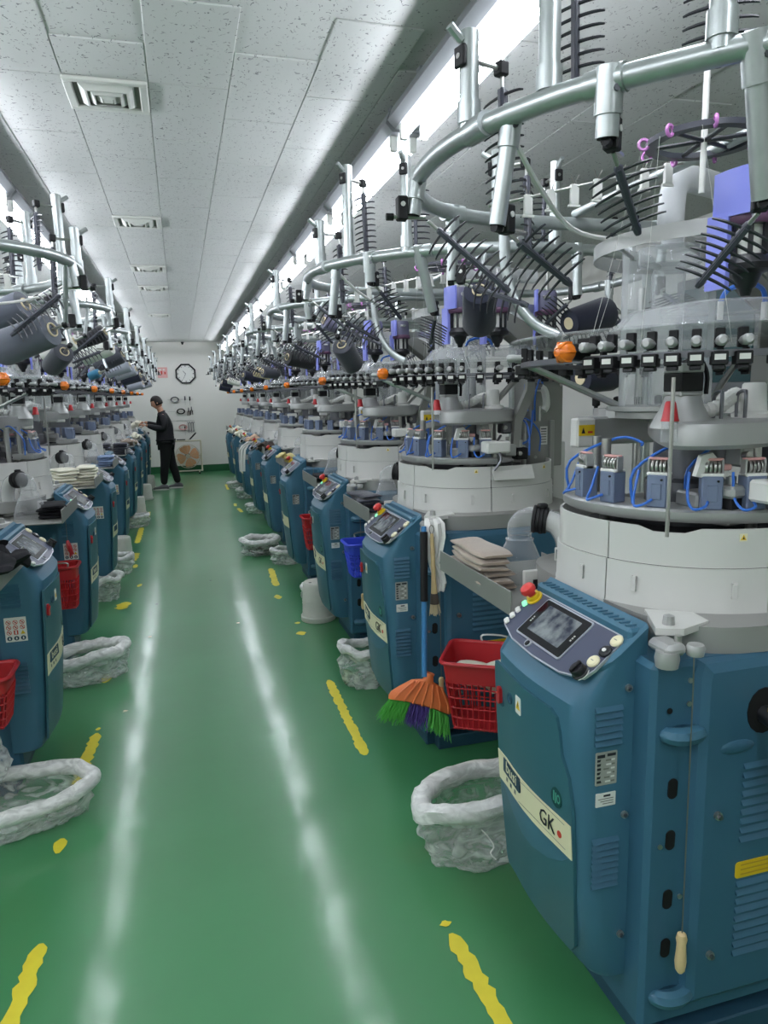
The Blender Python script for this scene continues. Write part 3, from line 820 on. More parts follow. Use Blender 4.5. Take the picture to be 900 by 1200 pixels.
            if lvl == 1 and s_ in (0, 1):
                x, y = cov(ro + .001, math.radians(252 if s_ == 0 else 305)); T = frame((x, y, 1.246), (1, -.25 if s_ == 0 else .35, 0), (0, 0, 1))
                mb = MB(); mb.prism([(-.009, -.009), (.009, -.009), (.009, .009), (-.009, .009)], 0, .001, 'cream_label', T); mb.prism([(-.007, -.006), (.007, -.006), (0, .007)], .001, .0016, 'yellow_label', T); mb.prism([(-.0025, -.004), (.0025, -.004), (0, .003)], .0016, .002, 'ink_dark', T)
                part('warning_sticker', mb, cp, ang=0)
            if lvl == 1 and s_ == 1:
                mb = MB(); mb.rings([[Vector((x, y, z)) for y, z in ((-.355, 1.205), (-.392, 1.205), (-.385, 1.222), (-.362, 1.262), (-.35, 1.262))] for x in (-.06, .14)], 'cover_white'); part('cover_visor', mb, cp, ang=0)
    # ---- knitting head
    T0 = Matrix.Identity(4)
    part('needle_cylinder', MB().lathe([(.20, 1.235), (.20, 1.26), (.12, 1.27), (.12, 1.34), (.10, 1.35), (.10, 1.455), (.0005, 1.455)], 'steel_dark', 24), root)
    arc = [math.radians(158 + 9 * k) for k in range(13)]
    mb = MB(); mb.rings([[Vector((r_ * math.cos(a), r_ * math.sin(a), z)) for r_, z in ((.345, 1.272), (.352, 1.282), (.352, 1.298), (.345, 1.303), (.22, 1.303), (.22, 1.272))] for a in arc][::-1], 'cast_grey')
    part('cam_plate', mb, root, ang=35)
    for k, a in enumerate([math.radians(d) for d in (172, 194, 218, 240, 258)]):
        T = Matrix.Translation((.31 * math.cos(a), .31 * math.sin(a), 1.303)) @ Matrix.Rotation(a, 4, 'Z')
        mb = MB(); mb.box(-.025, .022, -.024, .024, 0, .082, 'block_bluegrey', .003); mb.box(.022, .025, -.012, .012, .02, .06, 'block_bluegrey', .001); mb.cyl((.02, .012, .07), (.026, .012, .07), .003, 'rubber_black', n=6)
        ab = part('actuator_block', mb, root, T=T, ang=0)
        mb = MB(); mb.box(-.012, .012, -.026, -.021, .08, .122, 'cast_grey', .002); mb.box(-.012, .012, .021, .026, .08, .122, 'cast_grey', .002); mb.box(-.02, .02, -.026, .026, .08, .088, 'white_plastic', .002); mb.box(-.008, .008, -.026, .026, .118, .124, 'sticker_pink', .002)
        part('yoke', mb, ab, ang=0)
        disc = MB().lathe([(.005, -.004), (.016, -.003), (.017, 0), (.016, .003), (.005, .004)], 'steel', 12, cap0=True).mesh('tension_disc', 40)
        for y in (-.014, -.004, .006, .015):
            part('tension_disc', disc, ab, T=Matrix.Translation((0, y, .102)) @ Matrix.Rotation(PI / 2, 4, 'X'))
        mb = MB(); mb.tube(smooth_path([(.025, -.01, .02), (.05, -.02, .012), (.045, -.045, .005), (.02, -.055, .03), (0, -.05, .09)], 4), .0035, 'hose_blue', 6); part('air_hose', mb, ab)
    # yarn clamp, motors and stepper housings on the camera-side right
    mb = MB(); T = Matrix.Translation((-.10, -.27, 1.265)) @ Matrix.Rotation(.25, 4, 'Z')
    mb.box(-.05, .04, -.035, .035, 0, .03, 'cast_grey', .005, T); mb.box(-.035, .03, -.03, .03, .03, .065, 'rubber_black', .003, T); mb.box(-.045, .04, -.04, .04, .065, .095, 'cast_grey', .008, T); mb.cyl(T @ Vector((0, 0, .095)), T @ Vector((0, 0, .115)), .014, 'steel')
    part('drive_motor', mb, root, ang=30)
    mb = MB(); mb.box(-.18, -.09, -.25, -.17, 1.30, 1.34, 'cast_grey', .006); mb.box(-.165, -.105, -.245, -.19, 1.26, 1.30, 'rubber_black', .003); part('stepper_housing', mb, root, ang=30)
    mb = MB(); mb.rings([[Vector((-.20 + x, y, 1.385 + z)) for x, z in ((0, 0), (.015, .05), (.045, .055), (.10, .0), (.085, -.012), (.045, .03), (.025, .02), (.02, -.005))] for y in (-.27, -.255)][::-1], 'white_plastic'); mb.box(-.155, -.10, -.275, -.25, 1.395, 1.41, 'sticker_pink', .003); part('yarn_gripper', mb, root, ang=20)
    part('control_box', MB().box(-.095, .02, -.395, -.32, 1.325, 1.378, 'white_plastic', .007), root, ang=0)
    for k, (x, y, z, dx, mt) in enumerate(((-.02, -.30, 1.28, .05, 'steel_dark'), (.06, -.28, 1.30, .06, 'cast_grey'), (.14, -.24, 1.28, .06, 'rubber_black'), (.20, -.15, 1.30, .05, 'block_bluegrey'), (-.05, -.24, 1.40, .04, 'cast_grey'), (.08, -.20, 1.40, .05, 'steel_dark'))):
        mb = MB(); mb.box(x - dx / 2, x + dx / 2, y - .03, y + .03, z, z + .055, mt, .006); mb.cyl((x, y, z + .05), (x, y, z + .09), .012, 'steel'); mb.cyl((x - dx * .3, y - .028, z + .03), (x - dx * .3, y - .045, z + .03), .01, 'steel', n=8)
        part('feeder_motor', mb, root, ang=30)
    for k, (a, r_) in enumerate(((150, .33), (205, .30), (300, .33), (340, .33), (230, .22))):
        a = math.radians(a); p0 = Vector((r_ * math.cos(a), r_ * math.sin(a), 1.30)); p1 = Vector((.16 * math.cos(a + .5), .16 * math.sin(a + .5), 1.44))
        mb = MB(); mb.tube(smooth_path([p0, p0 + Vector((0, 0, .09)), (p0 + p1) / 2 + Vector((.02, -.03, .09)), p1 + Vector((0, 0, .01)), p1], 4), .004, 'hose_blue', 6); part('air_hose', mb, root)
    mb = MB(); mb.tube(smooth_path([(-.06, -.39, 1.25), (-.03, -.40, 1.30), (-.04, -.37, 1.36), (0, -.33, 1.40)], 5), .006, 'steel_dark', 6); part('cable', mb, root)
    for x, y in ((-.20, .16), (.22, -.12), (.2, .18), (-.24, .05), (-.02, -.26)):
        part('head_post', MB().cyl((x, y, 1.23), (x, y, 1.46), .014, 'steel', n=10), root)
    # dial plate casting
    nose = [(p.x, p.y) for p in smooth_path([(x, y, 0) for x, y in ((-.265, -.285), (-.18, -.335), (.0, -.31), (.13, -.20), (.195, .0), (.19, .24), (.05, .25), (-.10, .04), (-.235, -.19))], 4, True)]
    mb = MB(); mb.rings([[Vector((-.03 + (x + .03) * s_, -.05 + (y + .05) * s_, z)) for x, y in nose] for s_, z in ((.96, 1.452), (1, 1.462), (1, 1.498), (.985, 1.512), (.90, 1.518))], 'cast_grey')
    dp = part('dial_plate', mb, root, ang=35)
    mb = MB(); mb.box(-.06, .36, .42, .52, 1.41, 1.505, 'cast_grey', .008); mb.box(-.115, -.045, .412, .46, 1.405, 1.502, 'cover_white', .006); mb.box(.32, .36, .07, .44, 1.43, 1.49, 'cast_grey', .004); mb.lathe([(.12, 1.50), (.12, 1.53), (.001, 1.531)], 'cast_grey', 20, (.12, .47, 0)); part('rear_beam', mb, root, ang=0)
    mb = MB(); mb.prism([(-.03, -.018), (.03, -.018), (.03, .018), (-.03, .018)], 0, .001, 'yellow_label', YZ_NEAR(-.08, 1.462, .4115)); mb.prism([(-.02, -.01), (-.006, -.01), (-.013, .010)], .001, .0014, 'ink_dark', YZ_NEAR(-.08, 1.462, .4115)); mb.prism([(.004, -.01), (.022, -.01), (.022, -.003), (.004, -.003)], .001, .0014, 'ink_red', YZ_NEAR(-.08, 1.462, .4115)); part('caution_label', mb, dp, ang=0)
    mb = MB(); T = YZ_NEAR(-.245, 1.482, -.268); mb.prism([(-.017, -.012), (.017, -.012), (.017, .012), (-.017, .012)], 0, .0012, 'cream_label', T)
    for x in (-.008, .008): mb.prism([(x - .007, -.008), (x + .007, -.008), (x, .008)], .0012, .0016, 'yellow_label', T)
    part('twin_warning_label', mb, dp, ang=0)
    part('transfer_pillar', MB().lathe([(.075, 1.50), (.066, 1.52), (.050, 1.55), (.041, 1.575), (.039, 1.577)], 'cast_grey', 20, (-.205, -.215, 0)), root)
    mb = MB(); T = Matrix.Translation((-.205, -.215, 0)); mb.box(-.034, .034, -.034, .034, 1.575, 1.588, 'cast_grey', .004, T); mb.box(-.033, .033, -.033, .033, 1.588, 1.632, 'rubber_black', .003, T); mb.box(-.034, .034, -.034, .034, 1.632, 1.655, 'cast_grey', .004, T); mb.tube(smooth_path([(-.20, -.20, 1.655), (-.17, -.22, 1.665), (-.155, -.235, 1.63), (-.155, -.235, 1.58)], 4), .006, 'rubber_black', 6)
    part('pillar_motor', mb, root, ang=30)
    part('cone_cap', MB().lathe([(.021, 1.520), (.019, 1.526), (.0125, 1.562), (.010, 1.566), (.0005, 1.567)], 'red_plastic', 16, (-.285, -.275, 0)), root)
    part('cap_sleeve', MB().lathe([(.019, 1.472), (.019, 1.523)], 'clear_plastic', 14, (-.285, -.275, 0)), root)
    hp = smooth_path([(-.15, -.20, 1.535), (-.10, -.21, 1.545), (-.05, -.19, 1.565), (0, -.16, 1.575), (.03, -.08, 1.55)], 7)
    part('corrugated_hose', MB().tube(hp, [.020 if k % 2 else .0155 for k in range(len(hp))], 'white_plastic', 10), root, ang=0)
    for x in (-.12, -.05):
        mb = MB(); mb.tube(smooth_path([(x, -.25, 1.52), (x, -.25, 1.575), (x + .015, -.23, 1.585), (x + .02, -.2, 1.575), (x + .02, -.2, 1.52)], 4), .0045, 'steel_dark', 6); part('guide_hoop', mb, root)
    part('plate_post', MB().lathe([(.05, 1.515), (.05, 1.528), (.033, 1.535), (.028, 1.60), (.024, 1.605), (.0005, 1.606)], 'white_plastic', 16, (.02, -.20, 0)), root)
    part('plate_post', MB().lathe([(.04, 1.515), (.03, 1.535), (.028, 1.66), (.024, 1.665), (.0005, 1.666)], 'cast_grey', 16, (.06, .16, 0)), root)
    # feeder ring
    mb = MB(); mb.rings([[Vector(((.455 + dx) * math.cos(a), (.455 + dx) * math.sin(a), z)) for dx, z in ((-.02, 1.662), (.02, 1.662), (.02, 1.676), (-.02, 1.676))] for a in [2 * PI * k / 40 for k in range(40)]], 'steel_dark', closed=True)
    fr = part('feeder_ring', mb, root, ang=30)
    kb = MB(); kb.tube([(.0, 0, 0), (.022, 0, 0), (.026, 0, 0), (.044, 0, 0), (.050, 0, 0)], [.0105, .0105, .012, .012, .007], 'cast_grey', 10); kb.box(-.012, .006, -.010, .010, -.014, .028, 'rubber_black', .002)
    kb = kb.mesh('feeder_knob', 40)
    bb = MB(); bb.box(-.015, .026, -.0165, .0165, -.016, .012, 'rubber_black', .002); bb.box(.026, .0275, -.011, .011, -.006, .006, 'paper_white'); bb.box(-.005, .02, -.012, .012, -.026, -.016, 'black_plastic', .002); bb = bb.mesh('feeder_block', 0)
    for a in [math.radians(d) for d in [203 + 5.6 * k for k in range(8)] + [251 + 9.4 * k for k in range(28)]]:
        T = Matrix.Rotation(a, 4, 'Z')
        part('feeder_knob', kb, fr, T=T @ Matrix.Translation((.472, 0, 1.694)))
        part('feeder_block', bb, fr, T=T @ Matrix.Translation((.468, 0, 1.660)))
    for a in (35, 150, 275):
        a = math.radians(a); part('ring_post', MB().cyl((.06 + .1 * math.cos(a), .08 + .12 * math.sin(a), 1.50), (.45 * math.cos(a), .45 * math.sin(a), 1.668), .010, 'steel', n=8), root)
    a = math.radians(198); ca, sa = math.cos(a), math.sin(a)
    lr = MB(); T = Matrix.Rotation(a, 4, 'Z')
    lr.cyl(T @ Vector((.455, 0, 1.686)), T @ Vector((.51, 0, 1.686)), .021, 'black_plastic', n=12)
    lr.box(.45, .46, -.02, .02, 1.68, 1.72, 'rubber_black', .002, T)
    lp = MB(); lp.tube([T @ Vector((x, 0, 1.686)) for x in (.51, .515, .532, .543, .548)], [.022, .024, .024, .017, .006], 'lamp_orange', 14)
    for k in range(6):
        b_ = k * PI / 3; lp.tube([T @ Vector((.515, .0245 * math.cos(b_), 1.686 + .0245 * math.sin(b_))), T @ Vector((.534, .0245 * math.cos(b_), 1.686 + .0245 * math.sin(b_))), T @ Vector((.548, .008 * math.cos(b_), 1.686 + .008 * math.sin(b_)))], .0035, 'lamp_orange', 5)
    sl = part('signal_lamp', lr, root, ang=30); part('lamp_lens', lp, sl)
    # clear disc and dome
    mb = MB(); mb.rings([[Vector((r_ * math.cos(a), r_ * math.sin(a), z)) for a in [2 * PI * k / 48 for k in range(48)]] for r_, z in ((.20, 1.738), (.505, 1.726), (.508, 1.730), (.505, 1.734), (.20, 1.746))], 'clear_plastic', False, False)
    part('clear_disc', mb, root, ang=30)
    mb = MB(); mb.rings([[Vector((x + .02, y - .09, z)) for x, y in [sup(r_, 2 * PI * k / 36, 2.8) for k in range(36)]] for r_, z in ((.285, 1.744), (.27, 1.752), (.235, 1.79), (.222, 1.800), (.14, 1.804))], 'clear_milky', False, False)
    part('clear_dome', mb, root, ang=35)
    mb = MB(); mb.tube(smooth_path([(-.13, -.24, 1.795), (-.12, -.25, 1.822), (-.07, -.26, 1.836), (-.02, -.25, 1.825), (0, -.24, 1.795)], 4), .006, 'hose_blue', 7); mb.cyl((0, -.24, 1.755), (0, -.24, 1.797), .009, 'white_plastic', n=8); mb.cyl((-.13, -.24, 1.755), (-.13, -.24, 1.797), .007, 'white_plastic', n=8); part('dome_hose', mb, root)
    # canister on the axis
    mb = MB(); mb.lathe([(.127, 1.53), (.127, 2.0)], 'clear_tube', 28, (-.02, .10, 0), cap0=False, cap1=False)
    cn = part('clear_canister', mb, root)
    part('canister_collar', MB().lathe([(.135, 1.512), (.135, 1.530), (.16, 1.534), (.16, 1.546), (.05, 1.546)], 'cast_grey', 24, (-.02, .10, 0)), cn)
    part('canister_core', MB().lathe([(.045, 1.546), (.045, 1.93), (.085, 1.94), (.085, 1.985), (.0005, 1.985)], 'clear_milky', 20, (-.02, .10, 0)), cn)
    mb = MB(); mb.rings([[Vector((r_ * math.cos(a), r_ * math.sin(a) - .05, z)) for r_, z in ((.30, 1.940), (.304, 1.940), (.304, 1.976), (.30, 1.976))] for a in [2 * PI * k / 40 for k in range(40)]], 'cast_grey', closed=True)
    for a in (80, 180, 300):
        a = math.radians(a); mb.cyl((.30 * math.cos(a), .30 * math.sin(a) - .05, 1.957), (-.02 + .12 * math.cos(a), .10 + .12 * math.sin(a), 1.957), .006, 'cast_grey', n=6)
    part('band_ring', mb, cn, ang=30)
    # rear column with its sloping arm
    mb = MB(); mb.box(.27, .45, -.09, .09, 1.22, 1.70, 'sheet_steel', .006); mb.box(.30, .44, -.07, .08, 1.0, 1.22, 'blue_side', .005); cl = part('column', mb, root, ang=0)
    part('column_rail', MB().box(.375, .40, -.10, -.088, 1.0, 1.45, 'deck_grey', .003), cl, ang=0)
    part('column_side_cover', MB().box(.405, .47, -.085, .06, .995, 1.34, 'cover_white', .004), cl, ang=0)
    mb = MB(); T = YZ_NEAR(.345, 1.375, -.0905); mb.prism([(-.02, -.045), (.02, -.045), (.02, .045), (-.02, .045)], 0, .001, 'paper_white', T)
    for j in range(6): mb.prism([(-.016, .03 - j * .013), (.014, .03 - j * .013), (.014, .035 - j * .013), (-.016, .035 - j * .013)], .001, .0014, 'ink_grey' if j else 'ink_dark', T)
    part('column_label', mb, cl, ang=0)
    for x, z in ((.30, 1.27), (.435, 1.68), (.435, 1.62)):
        part('column_bolt', MB().cyl((x, -.089, z), (x, -.096, z), .008, 'steel', n=8), cl)
    mb = MB(); mb.rings([[Vector((x, y, z)) for x, z in ((.455, 1.69), (.455, 1.80), (.38, 1.86), (.07, 2.01), (.0, 2.01), (.0, 1.985), (.06, 1.955), (.27, 1.80), (.27, 1.69))] for y in (-.075, -.065)][::-1], 'sheet_steel')
    mb.rings([[Vector((x, y, z)) for x, z in ((.455, 1.69), (.455, 1.80), (.38, 1.86), (.07, 2.01), (.0, 2.01), (.0, 1.985), (.06, 1.955), (.27, 1.80), (.27, 1.69))] for y in (.055, .065)][::-1], 'sheet_steel')
    mb.box(.05, .30, -.066, .056, 1.985, 1.99, 'sheet_steel'); part('column_arm', mb, root, ang=20)
    for k, pts in enumerate((((.30, -.10, 1.66), (.25, -.16, 1.70), (.20, -.17, 1.62), (.22, -.16, 1.50)), ((.33, -.10, 1.60), (.30, -.14, 1.66), (.26, -.16, 1.58), (.28, -.12, 1.45)), ((.28, -.1, 1.5), (.24, -.16, 1.42), (.2, -.2, 1.36), (.12, -.22, 1.34)))):
        part('column_hose', MB().tube(smooth_path(pts, 4), .005, 'hose_blue', 6), root)
    mb = MB(); mb.box(.24, .30, -.16, -.10, 1.60, 1.63, 'steel_dark', .004); mb.tube(smooth_path([(.27, -.13, 1.61), (.31, -.15, 1.60), (.325, -.15, 1.53), (.31, -.15, 1.50)], 4), .018, 'white_plastic', 8); mb.cyl((.29, -.15, 1.52), (.29, -.15, 1.45), .006, 'steel', n=6); part('oil_cup', mb, root)
    mb = MB(); mb.rings([[Vector((x, y, z)) for x, z in ((.10, 1.33), (.14, 1.33), (.145, 1.45), (.21, 1.58), (.21, 1.66), (.175, 1.66), (.17, 1.60), (.11, 1.47))] for y in (-.25, -.22)][::-1], 'sheet_steel'); part('swing_bracket', mb, root, ang=20)
    # ---- delivery tray, funnel and hose on the far side
    mb = MB(); mb.box(-.52, -.12, .075, .64, .968, .974, 'sheet_steel', .001)
    tr = part('tray', mb, root, ang=0)
    part('tray_flange', MB().box(-.523, -.518, .07, .64, .968, 1.04, 'sheet_steel', .001), tr, ang=0)
    part('tray_lip', MB().box(-.12, -.116, .10, .64, .968, 1.0, 'sheet_steel', .001), tr, ang=0)
    fx, fy = -.33, .40
    part('funnel', MB().lathe([(.084, .976), (.086, .985), (.078, 1.03), (.055, 1.085), (.045, 1.105), (.047, 1.115), (.039, 1.12), (.039, 1.135)], 'clear_milky', 24, (fx, fy, 0), cap0=False, cap1=False), root)
    el = smooth_path([(fx, fy, 1.13), (fx, fy, 1.155), (fx + .012, fy - .012, 1.175), (fx + .04, fy - .03, 1.183)], 3)
    part('funnel_elbow', MB().tube(el, .040, 'clear_milky', 16, caps=False), root)
    mb = MB(); d = Vector((.05, -.035, -.006)).normalized(); p = Vector((fx + .035, fy - .027, 1.183))
    for k in range(4): mb.cyl(p + d * (.012 * k), p + d * (.012 * k + .010), .046 - .003 * (k % 2), 'rubber_black', n=18)
    mb.box(fx + .04, fx + .07, fy - .065, fy - .04, 1.222, 1.236, 'rubber_black', .004); part('hose_clamp', mb, root)
    hp = smooth_path([(fx + .07, fy - .052, 1.18), (fx + .10, fy - .072, 1.165), (fx + .122, fy - .088, 1.12), (fx + .128, fy - .094, 1.05), (fx + .128, fy - .096, .98)], 5)
    part('exhaust_hose', MB().tube(hp, .036, 'clear_milky', 14, caps=False), root)
    part('exhaust_hose_lining', MB().tube(hp, .032, 'white_plastic', 12), root)
    mb = MB(); mb.box(fx - .06, fx + .07, fy - .155, fy - .14, .975, 1.045, 'cover_white', .003); mb.box(fx - .03, fx + .055, fy - .158, fy - .150, .985, 1.015, 'rubber_black'); part('funnel_bracket', mb, root, ang=0)
    mb = MB(); mb.tube(smooth_path([(fx + .11, fy - .13, 1.13), (fx + .12, fy - .155, 1.10), (fx + .115, fy - .165, 1.05), (fx + .10, fy - .175, .99), (fx + .15, fy - .19, .982)], 4), .006, 'hose_blue', 6); part('tray_hose', mb, root)
    # pull wire with a turned wooden handle on the near side
    mb = MB(); mb.tube([(-.36, -.484, 1.03), (-.358, -.484, .95), (-.354, -.484, .35)], .0016, 'wire', 5); pw = part('pull_wire', mb, root)
    part('wooden_handle', MB().lathe([(.006, 0), (.011, .008), (.0135, .03), (.0115, .055), (.0105, .075), (.013, .088), (.010, .10), (.004, .104)], 'wood_light', 12, (-.354, -.4835, .255)), pw)
    for x, y, z0, z1 in ((-.33, -.34, 1.30, 1.62),):
        part('thin_rod', MB().cyl((x, y, 1.26), (x, y, z1), .0045, 'steel', n=8), root)
    return root

MACH = machine(); kids_of()
FINE = {'ridge_rib', 'panel_louver', 'warning_lines', 'embossed_ridge', 'panel_bolt', 'rivet', 'pin_hole', 'bezel_print', 'indicator_button', 'push_button', 'cover_hook', 'strip_print', 'red_dot', 'key_lock', 'hazard_sticker', 'side_bolt', 'column_bolt', 'tension_disc', 'air_hose', 'caution_label', 'twin_warning_label', 'yoke', 'feeder_block', 'logo_lettering', 'model_lettering', 'round_emblem', 'thin_rod', 'ring_post', 'head_post', 'guide_hoop', 'canister_core', 'cap_sleeve', 'exhaust_hose_lining', 'tray_hose', 'screen_glass', 'switch_recess', 'lever_recess', 'console_louver', 'door_crescent', 'info_label', 'column_label', 'column_rail', 'tray_lip', 'lamp_bracket', 'warning_sticker', 'deck_bracket', 'dome_hose', 'cable', 'column_hose', 'yarn_gripper', 'slot_hole'}
RLAB = ['knitting machine nearest the camera in the right row, its GK console in the foreground', 'knitting machine second in the right row, a broom hanging on its side', 'knitting machine third in the right row, a blue basket hung on its side']
for i, y in enumerate(RY):
    o = MACH if i == 0 else copy_tree(MACH, FINE if i > 2 else ())
    o.location = (RX, y, 0)
    lab = RLAB[i] if i < 3 else 'blue and white knitting machine, %s from the camera in the right row' % ORD[i]
    tag(o, lab, 'knitting machine', 'sock knitting machines')
LMACH = []
for i, y in enumerate(LY):
    o = copy_tree(MACH, (FINE if i > 1 else set()) | {'emergency_stop', 'stop_collar'})
    o.location = (LX, y, 0); o.rotation_euler = (0, 0, PI)
    lab = ['knitting machine nearest the camera in the left row, pictogram sheet on its console', 'knitting machine second in the left row, a red basket in front of its console'][i] if i < 2 else 'blue and white knitting machine, %s from the camera in the left row' % ORD[i]
    tag(o, lab, 'knitting machine', 'sock knitting machines')
    LMACH.append(o)
kids_of()
for o in LMACH:                      # on this side the signal lamp sits further round the ring
    for c in KIDS.get(o.name, []):
        if c.name.startswith('signal_lamp'): c.rotation_euler = (0, 0, math.radians(-28))
        if c.name.startswith('feeder_ring'): c.rotation_euler = (0, 0, math.radians(16))

# ------------------------------------------------------------------ yarn creels: a galvanised ring on posts, with combs, guide wheel and feeders
RING = [(-.47, -.71), (-.56, -.625), (-.64, -.53), (-.70, -.44), (-.77, -.28), (-.795, -.10), (-.775, .10), (-.70, .26), (-.57, .37), (-.40, .425), (-.14, .43), (.20, .43), (.48, .41), (.66, .30), (.75, .10), (.76, -.18), (.69, -.45), (.52, -.66), (.28, -.80), (0, -.85), (-.26, -.81)]
RZ = 2.12
TINE_S = [(0, 0), (.015, .002), (.030, .006), (.044, .013), (.053, .021)]
def comb_geom(L, joined):
    bar = MB()
    bar.tube([(0, 0, 0), (.03, 0, 0)], [.0045, .0045], 'steel', 8)
    bar.tube([(.03, 0, 0), (.035, 0, 0), (L - .022, 0, 0), (L - .018, 0, 0), (L, 0, 0)], [.005, .0085, .0075, .0095, .007], 'comb_grey', 8)
    bar.box(.035, L - .02, -.0035, .0035, -.011, .011, 'comb_grey')
    return bar
def tine_geom():
    t = MB(); t.tube([(y * .35, x + .006, 0) for x, y in TINE_S], [.0034, .0032, .003, .0026, .0018], 'tine_dark', 5); return t
def tine_positions(L):
    n = int((L - .065) / .0195)
    return [(.045 + (L - .075) * k / (n - 1), s_) for k in range(n) for s_ in (1, -1)]
TINE_ME = tine_geom().mesh('tine', 40)
def add_comb(root, p0, p1, side, full):
    """fishbone comb from clamp p0 to tip p1; tines spread along 'side'"""
    p0, p1 = Vector(p0), Vector(p1); d = p1 - p0; L = d.length
    ex = d.normalized(); ey = Vector(side); ey = (ey - ex * ey.dot(ex)).normalized()
    T = frame(p0, ex, ey)
    c = part('comb', comb_geom(L, not full), root, T=T)
    if full:
        for x, s_ in tine_positions(L):
            link('tine', TINE_ME, c, T=Matrix.Translation((x, 0, 0)) @ Matrix.Diagonal((1, s_, 1, 1)))
    else:
        mb = MB()
        for x, s_ in tine_positions(L):
            mb.tube([(x + b_ * .35, s_ * (a + .006), 0) for a, b_ in TINE_S[::2]], [.0036, .0032, .002], 'tine_dark', 4)
        o = part('tines', mb, c, ang=0, kind='stuff')
    return c
def add_stub(root, x, y, bx, by, bz, r=.019, clamp=True):
    mb = MB(); a, b_ = Vector((x, y, RZ)), Vector((bx, by, bz)); d = (b_ - a).normalized()
    mb.tube([a, b_], [r, r], 'galvanised', 14)
    s_ = part('drop_tube', mb, root)
    mb = MB(); mb.tube([a + d * -.02, a + d * .055], [r + .004, r + .004], 'galvanised', 14); mb.cyl(a + d * .02 + Vector((0, -r - .006, 0)), a + d * .02 + Vector((0, -r + .004, 0)), .006, 'steel_dark', n=8); part('tube_collar', mb, s_)
    part('tube_mouth', MB().cyl(b_, b_ + d * .0015, r * .85, 'shadow_black', n=14), s_)
    if clamp:
        inw = Vector((-x, -y, 0)).normalized(); q = b_ + inw * (r + .012) * (1 if x > -.78 else -1) + Vector((0, 0, .015)); T = frame(q, inw, (0, 0, 1))
        mb = MB(); mb.box(-.013, .013, -.028, .028, -.014, .014, 'rubber_black', .003, T); mb.cyl(T @ Vector((0, .008, .014)), T @ Vector((0, .008, .016)), .006, 'white_plastic', n=8); mb.cyl(T @ Vector((-.03, -.02, 0)), T @ Vector((.06, -.02, 0)), .005, 'steel', n=8); mb.cyl(T @ Vector((-.04, -.02, 0)), T @ Vector((-.022, -.02, 0)), .009, 'rubber_black', n=8)
        part('clamp', mb, s_, ang=30)
def yarn_feeder(root, x, y, rz):
    T = Matrix.Translation((x, y, 0)) @ Matrix.Rotation(rz, 4, 'Z')
    mb = MB(); mb.rings([[Vector((px * s_, py * s_, z)) for px, py in rrect(.085, .085, .02, 3)] for s_, z in ((.86, 2.03), (1, 2.018), (1, 1.945), (.95, 1.94))][::-1], 'violet_grey')
    f = part('yarn_feeder', mb, root, T=T, ang=35)
    mb = MB(); mb.rings([[Vector((-.046 - .012 * math.cos(y * 24), y, z)) for y in (-.05, -.025, 0, .025, .05)] + [Vector((-.038 - .012 * math.cos(y * 24), y, z)) for y in (.05, .025, 0, -.025, -.05)] for z in (1.942, 1.955, 2.02, 2.034)], 'violet_plastic')
    mb.rings([[Vector((-.058 + .012 * t, y, z)) for t, y in ((0, .004), (1, .004), (1, .056), (0, .056))] for z in (1.80, 1.95)], 'violet_plastic')
    part('feeder_shield', mb, f, ang=35)
    part('feeder_brim', MB().lathe([(.050, 1.925), (.054, 1.930), (.054, 1.943), (.050, 1.948)], 'plum', 18), f)
    for k in range(8):
        a = 2 * PI * k / 8; part('cage_bar', MB().box(.036, .042, -.005, .005, 1.865, 1.928, 'black_plastic', T=Matrix.Rotation(a, 4, 'Z')), f, ang=0)
    part('feeder_drum', MB().lathe([(.030, 1.862), (.030, 1.928)], 'white_plastic', 16), f)
    part('feeder_base', MB().lathe([(.010, 1.785), (.014, 1.80), (.020, 1.805), (.030, 1.83), (.050, 1.836), (.052, 1.848), (.040, 1.866)], 'black_plastic', 18), f)
    part('feeder_spring', MB().tube([(-.02 + .03 * t / 30, -.052 + .006 * math.sin(t * 1.2), 2.0 + .006 * math.cos(t * 1.2)) for t in range(32)], .0016, 'steel', 4), f)
    part('feeder_rod', MB().cyl((0, 0, 2.02), (0, 0, RZ - .01), .007, 'steel', n=8), f)
    return f
